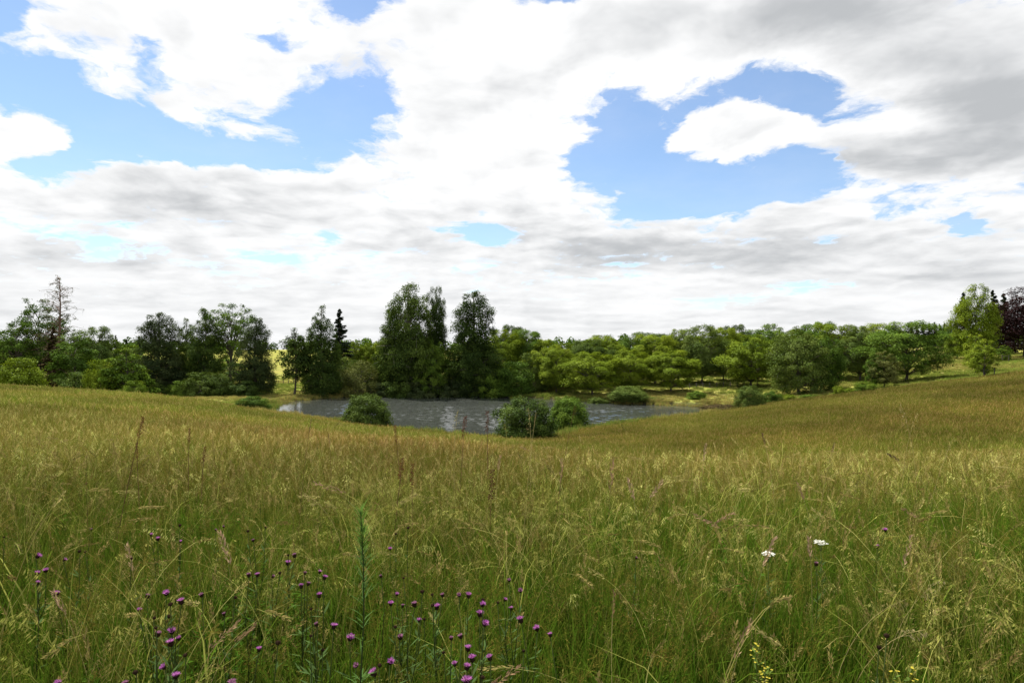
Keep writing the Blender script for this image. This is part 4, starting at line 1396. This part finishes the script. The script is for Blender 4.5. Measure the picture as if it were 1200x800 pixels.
def knapweeds():
    items = [(p[0], p[1], 0) for p in FLW] + [(p[0], p[1], 1) for p in BUDS]
    Q = random.Random(33)
    for p in Q.sample(FLW[:63], 26):              # more small buds among the flowers
        items.append((p[0] + Q.uniform(-32, 32), min(796, p[1] + Q.uniform(-10, 26)), 1 if Q.random() < .7 else 0))
    left = list(range(len(items)))
    R = random.Random(9)
    words = {0: 'no', 1: 'one', 2: 'two', 3: 'three'}
    while left:
        i = left.pop(0)
        grp = [i]
        for j in sorted(left, key=lambda j: math.hypot(items[j][0] - items[i][0], items[j][1] - items[i][1])):
            if len(grp) < 3 and math.hypot(items[j][0] - items[i][0], items[j][1] - items[i][1]) < 24:
                grp.append(j)
        for j in grp[1:]: left.remove(j)
        cx = sum(items[j][0] for j in grp) / len(grp); cy = sum(items[j][1] for j in grp) / len(grp)
        d0 = solve_d(cx, cy, R.uniform(0.62, 0.76))
        bx, by = to_world(cx + R.uniform(-8, 8), d0 + 0.03)
        bz = hz(bx, by)
        root = bpy.data.objects.new('knapweed_plant', None); col.objects.link(root)
        root.location = (bx, by, bz)
        nf = sum(1 for j in grp if not items[j][2]); nb = len(grp) - nf
        if nf and nb: lab = 'knapweed with %s purple flower%s and %s dark bud%s in the meadow' % (words[nf], 's' if nf > 1 else '', words[nb], 's' if nb > 1 else '')
        elif nf: lab = 'knapweed bearing %s purple flower head%s in the meadow grass' % (words[nf], 's' if nf > 1 else '')
        else: lab = 'knapweed bearing %s unopened dark bud%s in the meadow grass' % (words[nb], 's' if nb > 1 else '')
        tag(root, lab, 'wildflower', 'knapweeds in the meadow')
        fork = None
        for j in grp:
            px, py, isb = items[j]
            d = d0 + R.uniform(-0.06, 0.06)
            top = Vector(((px - 600) / F * d, d, -(py - HZ) / F * d)) - Vector((bx, by, bz))
            top.z -= 0.022
            mb = MB()
            g = (0.06, 0.085, 0.025)
            if fork is None:
                a, b = Vector((0, 0, -0.03)), top
                m1 = Vector((top.x * .35 + R.gauss(0, .015), top.y * .35, top.z * .5))
                fork = m1
                pts = [a, (a + m1) / 2 + Vector((R.gauss(0, .008), 0, 0)), m1, (m1 + b) / 2 + Vector((R.gauss(0, .01), 0, .01)), b]
                rr = [0.0028, 0.0026, 0.0022, 0.0018, 0.0016]
            else:
                pts = [fork, fork.lerp(top, .45) + Vector(((top.x - fork.x) * .25, 0, -.01)), top]
                rr = [0.002, 0.0018, 0.0015]
            mb.tube(pts, rr, 5, g)
            for k in range(7):
                f = R.uniform(0.1, 0.85) * (len(pts) - 1)
                p = pts[int(f)].lerp(pts[int(f) + 1], f - int(f))
                th = R.uniform(0, 6.28)
                o = Vector((math.cos(th), math.sin(th), R.uniform(.2, .9))).normalized()
                mb.diamond(p, o, o.cross(Vector((0, 0, 1))).normalized(), R.uniform(.03, .07), 0.005, jit((0.06, 0.10, 0.03), R))
            so = bpy.data.objects.new('stem', mb.mesh('stem', [M['plant']])); col.objects.link(so); so.parent = root
            cup, fl = BUD if isb else HEADS[3 if R.random() < .38 else R.randrange(3)]
            sz = R.uniform(0.52, 0.92) * (0.85 if isb else 1.0)
            rot = (R.gauss(0, .25), R.gauss(0, .25), R.uniform(0, 6.28))
            co = bpy.data.objects.new('flower_bud' if isb else 'flower_head', cup); col.objects.link(co); co.parent = root
            co.location = top; co.scale = (sz,) * 3; co.rotation_euler = rot
            if fl:
                fo = bpy.data.objects.new('florets', fl); col.objects.link(fo); fo.parent = co


knapweeds()


def one_plant(name, cat, px, d, label, group=None):
    x, y = to_world(px, d)
    root = bpy.data.objects.new(name, None); col.objects.link(root)
    root.location = (x, y, hz(x, y)); tag(root, label, cat, group)
    return root


def part(root, name, mb):
    o = bpy.data.objects.new(name, mb.mesh(name, [M['plant']])); col.objects.link(o); o.parent = root
    return o


def feathery():
    R = random.Random(4)
    d = 1.75
    root = one_plant('feathery_weed', 'plant', 425, d, 'tall upright feathery green weed rising above the knapweeds')
    top = -(588 - HZ) / F * d - root.location.z
    mb = MB()
    pts = [Vector((0.006 * math.sin(k * 1.3) - 0.0011 * (8 - k) ** 1.4, 0.004 * math.sin(k * 2.1), top * k / 8 - 0.02)) for k in range(9)]
    mb.tube(pts, [0.0042 - 0.00032 * k for k in range(9)], 6, (0.055, 0.075, 0.028))
    part(root, 'stem', mb)
    mb = MB()
    for k in range(300):
        f = 0.999 * R.choice([R.uniform(.35, 1), R.uniform(.78, 1), R.uniform(.5, .62), R.uniform(.86, 1)])
        bp_ = pts[int(f * 8)].lerp(pts[int(f * 8) + 1], f * 8 - int(f * 8))
        z = bp_.z
        th = R.uniform(0, 6.28)
        up = 0.35 + 1.1 * f ** 3
        o = Vector((math.cos(th), math.sin(th), up)).normalized()
        L = R.uniform(.02, .07) * (1.15 - 0.5 * f)
        mid = bp_ + o * L * .6
        tip = mid + (o + Vector((0, 0, -0.25))).normalized() * L * .6
        s = o.cross(Vector((0, 0, 1))).normalized()
        c = jit((0.075, 0.14, 0.035) if f < .9 else (0.11, 0.20, 0.035), R)
        mb.ribbon([bp_, mid, tip], [0.0010, 0.0018, 0.0002], s, c)
    part(root, 'foliage', mb)


def yarrow(px, py, d, w_, label):
    R = random.Random(int(px))
    root = one_plant('yarrow_plant', 'wildflower', px, d, label)
    top = -(py - HZ) / F * d - root.location.z
    mb = MB()
    fork = Vector((0, 0, top - 0.06))
    mb.tube([(0, 0, -.02), (0.01, 0, top * .5), fork], [0.003, 0.0025, 0.002], 5, (0.07, 0.10, 0.03))
    mf = MB()
    for k in range(70):
        th, r = R.uniform(0, 6.28), w_ / 2 * math.sqrt(R.random())
        p = Vector((r * math.cos(th), r * math.sin(th), top + R.gauss(0, .003) - 0.25 * r))
        if k < 22: mb.ribbon([fork, fork.lerp(p, .6) + Vector((0, 0, .006)), p], [0.0008, 0.0007, 0.0006], Vector((math.sin(th), -math.cos(th), 0)), (0.08, 0.11, 0.04))
        for q in range(5):
            a = q * 1.257 + th
            o = Vector((math.cos(a), math.sin(a), .15))
            mf.diamond(p, o, Vector((-o.y, o.x, 0)), 0.0062, 0.0024, jit((0.72, 0.72, 0.66), R, .08))
    for k in range(60):
        z = R.uniform(.1, .85) * top; th = R.uniform(0, 6.28)
        o = Vector((math.cos(th), math.sin(th), R.uniform(.2, .8))).normalized()
        mb.diamond((0, 0, z), o, o.cross(Vector((0, 0, 1))).normalized(), R.uniform(.03, .06), .004, jit((0.06, .10, .03), R))
    part(root, 'stem', mb); part(root, 'flower_head', mf)


def yellow_herb(px, py, d, n, label):
    R = random.Random(int(px) + 5)
    root = one_plant('yellow_herb', 'wildflower', px, d, label)
    top = -(py - HZ) / F * d - root.location.z
    mb, mf = MB(), MB()
    for s in range(n):
        dx = R.gauss(0, .05); t = top * R.uniform(.82, 1)
        pts = [Vector((dx * f * f * 1.3, R.gauss(0, .004), t * f)) for f in (0, .3, .6, .85, 1)]
        mb.tube(pts, [.0026, .0023, .002, .0015, .001], 5, (0.08, .11, .03))
        for k in range(26):
            f = R.uniform(.3, .97) * 4
            p = pts[int(f)].lerp(pts[int(f) + 1], f - int(f)); th = R.uniform(0, 6.28)
            o = Vector((math.cos(th), math.sin(th), R.uniform(.1, .9))).normalized()
            mb.diamond(p, o, o.cross(Vector((0, 0, 1))).normalized(), R.uniform(.015, .04), R.uniform(.004, .007), jit((0.10, .15, .03), R))
        for k in range(12):
            p = pts[-1] + Vector((R.gauss(0, .012), R.gauss(0, .012), R.uniform(-.07, .012)))
            for q in range(5):
                a = q * 1.257
                o = Vector((math.cos(a), math.sin(a), .3))
                mf.diamond(p, o, Vector((-o.y, o.x, 0)), .0055, .0022, jit((0.45, .38, .05), R, .2))
    part(root, 'stem', mb); part(root, 'blossom', mf)


feathery()
yarrow(962, 634, 3.6, 0.075, 'white yarrow with the broader flat flower head')
yarrow(900, 647, 3.3, 0.065, 'white yarrow with a narrower flat head near the pink grass plume')
yellow_herb(893, 752, 2.15, 3, 'pale yellow flowered herb with leafy stems low in the grass')
yellow_herb(1022, 767, 2.2, 2, 'small golden yellow flower low among dark leaves')

# grass stalks that stand out one by one: (tip px, tip py, height, kind, bend, azimuth (0 = right), head scale, colour)
ST = [(545, 486, 1.18, 'dock', 0.05, 0, 1.0, 'r'), (571, 480, 1.2, 'dock', 0.06, 0, 0.8, 'r'), (462, 497, 1.1, 'dock', 0.05, 3.1, 0.8, 'r'),
      (472, 534, 0.95, 'dock', 0.05, 0, 0.8, 'r'), (483, 541, 0.92, 'dock', 0.05, 0, 0.8, 'r'), (577, 548, 0.9, 'dock', 0.1, 0, 1.0, 'r'),
      (168, 487, 1.05, 'dock', 0.05, 0, 0.7, 'r'), (222, 500, 1.0, 'dock', 0.05, 0, 0.6, 'r'), (160, 517, 1.0, 'dock', 0.05, 0, 0.6, 'r'), (240, 522, 0.95, 'dock', .1, 0, .6, 'r'),
      (101, 532, 0.95, 'haze', 0.05, 0, 1.2, 'r'), (537, 478, 1.25, 'oat', 0.35, 0, 1.0, 's'), (619, 476, 1.25, 'oat', 0.3, 3.1, 0.9, 's'),
      (628, 482, 1.25, 'spike', 0.1, 0, 1.1, 's'), (674, 474, 1.3, 'haze', 0.15, 0, 0.8, 'r'), (365, 489, 1.15, 'spike', 0.15, 0, 1.3, 'r'),
      (385, 507, 1.08, 'spike', 0.2, 3.1, 1.0, 'r'), (894, 507, 1.1, 'spike', 0.25, 3.1, 2.0, 's'), (1042, 531, 1.15, 'spike', 1.3, 3.1, 2.2, 's'),
      (1075, 481, 1.25, 'oat', 0.5, 0, 1.1, 's'), (1055, 470, 1.3, 'oat', 0.5, 3.1, .9, 's'), (978, 518, 1.05, 'spike', 0.3, 0, 1.6, 's'), (1118, 510, 1.1, 'oat', .4, 0, 1.0, 's'),
      (718, 537, 0.95, 'plume', 0.1, 0, 2.2, 'p'), (658, 537, 0.95, 'plume', 0.15, 0, 1.6, 'p'), (737, 560, 0.9, 'plume', 0.3, 3.1, 1.7, 'p'),
      (776, 562, 0.9, 'plume', 0.9, 0, 1.6, 'p'), (586, 533, 0.95, 'plume', 0.2, 0, 1.4, 's'), (368, 565, 1.05, 'plume', 1.7, 3.1, 1.8, 's'),
      (484, 576, 0.95, 'oat', 1.6, 3.1, 0.9, 's'), (610, 522, 1.0, 'plume', 1.4, 3.1, 1.2, 's'), (827, 519, 1.0, 'plume', .15, 0, 1.5, 's'),
      (908, 628, 0.78, 'plume', 0.6, 0, 1.6, 'p'), (948, 628, 0.78, 'plume', 0.15, 3.1, 1.4, 'p'), (880, 722, 0.7, 'plume', 0.5, 0, 1.3, 'p'),
      (1062, 700, 0.75, 'oat', 1.5, 0, 0.9, 's'), (1085, 735, 0.7, 'oat', 1.7, 0, .9, 's'), (258, 622, 0.75, 'plume', 0.5, 3.1, 1.9, 'p'),
      (148, 636, 0.75, 'plume', 0.4, 3.1, 1.3, 's'), (860, 600, 0.85, 'plume', 1.4, 0, 1.6, 'p'), (815, 602, 0.85, 'plume', 1.5, 3.1, 1.6, 'p'),
      (1068, 625, 0.78, 'plume', 0.4, 0, 1.4, 's'), (1105, 675, 0.75, 'oat', 1.2, 0, .8, 's'), (720, 690, 0.7, 'spike', .2, 0, 1.4, 's'),
      (60, 690, 0.75, 'plume', 0.5, 3.1, 1.2, 's'), (280, 725, 0.72, 'plume', 1.2, 0, 1.2, 's'), (300, 728, 0.7, 'plume', 1.0, 0, 1.1, 's'), (610, 778, 0.62, 'plume', 1.3, 0, 1.3, 's'),
      (355, 575, 0.9, 'oat', 1.4, 3.1, .8, 's'), (1060, 595, 0.85, 'plume', 1.4, 3.1, 1.3, 's'), (1010, 560, .9, 'oat', 1.2, 0, .9, 's'), (935, 565, .9, 'plume', .5, 3.1, 1.3, 'p')]
names = {'dock': ('dock_stalk', 'dark red dock spike standing above the meadow grass', 'dock spikes above the grass'),
         'oat': ('oat_grass_stalk', 'straw coloured oat grass stalk with hanging spikelets above the meadow', 'oat grass stalks'),
         'haze': ('bent_grass_stalk', 'thin reddish grass stalk with an airy head above the meadow', 'airy reddish grass stalks'),
         'spike': ('spiked_grass_stalk', 'slender grass stalk with a narrow pointed seed spike', 'narrow spiked grass stalks'),
         'plume': ('plumed_grass_stalk', 'grass stalk carrying a soft pale plume of seed', 'plumed grass stalks')}
for i, (px, py, h, kd, bend, az, hs, cl) in enumerate(ST):
    R = random.Random(900 + i)
    # height of the bent tip above the ground for this bend
    test = arc((0, 0, 0), az, h, bend, 9, random.Random(900 + i))
    d = solve_d(px, py, test[-1].z, 1.5, 16)
    if d > 6.5:                                  # lakeward stalks stand on the convex brow close by
        d = R.uniform(4.6, 6.4)
        xx, yy = to_world(px, d)
        h *= (-(py - HZ) / F * d - hz(xx, yy)) / test[-1].z
    nm, lab, grp = names[kd]
    mb = MB()
    colr = {'r': (0.13, 0.07, 0.04), 's': (0.36, 0.30, 0.13), 'p': (0.22, 0.20, 0.08)}[cl]
    R2 = random.Random(900 + i)
    pts = arc((0, 0, 0), az, h, bend, 9, R2)
    tipx = pts[-1].x
    wv = 0.0016 if kd != 'dock' else 0.003
    for q in range(2):
        sd = Vector((1, 0, 0)) if q else Vector((0, 1, 0))
        mb.ribbon(pts, [wv * (1.2 - .06 * k) for k in range(10)], sd, colr)
    x, y = to_world(px, d)
    x -= tipx
    root = bpy.data.objects.new(nm, None); col.objects.link(root)
    root.location = (x, y, hz(x, y) - 0.01)
    if kd in ('plume', 'oat'):
        lab = ('arching ' if bend > 0.8 else 'upright ') + ('pinkish ' if cl == 'p' else '') + lab
    tag(root, lab, 'grass stalk', grp)
    part(root, 'stem', mb)
    mh = MB()
    seedhead(mh, pts, R2, kd, hs)
    part(root, 'seed_head', mh)
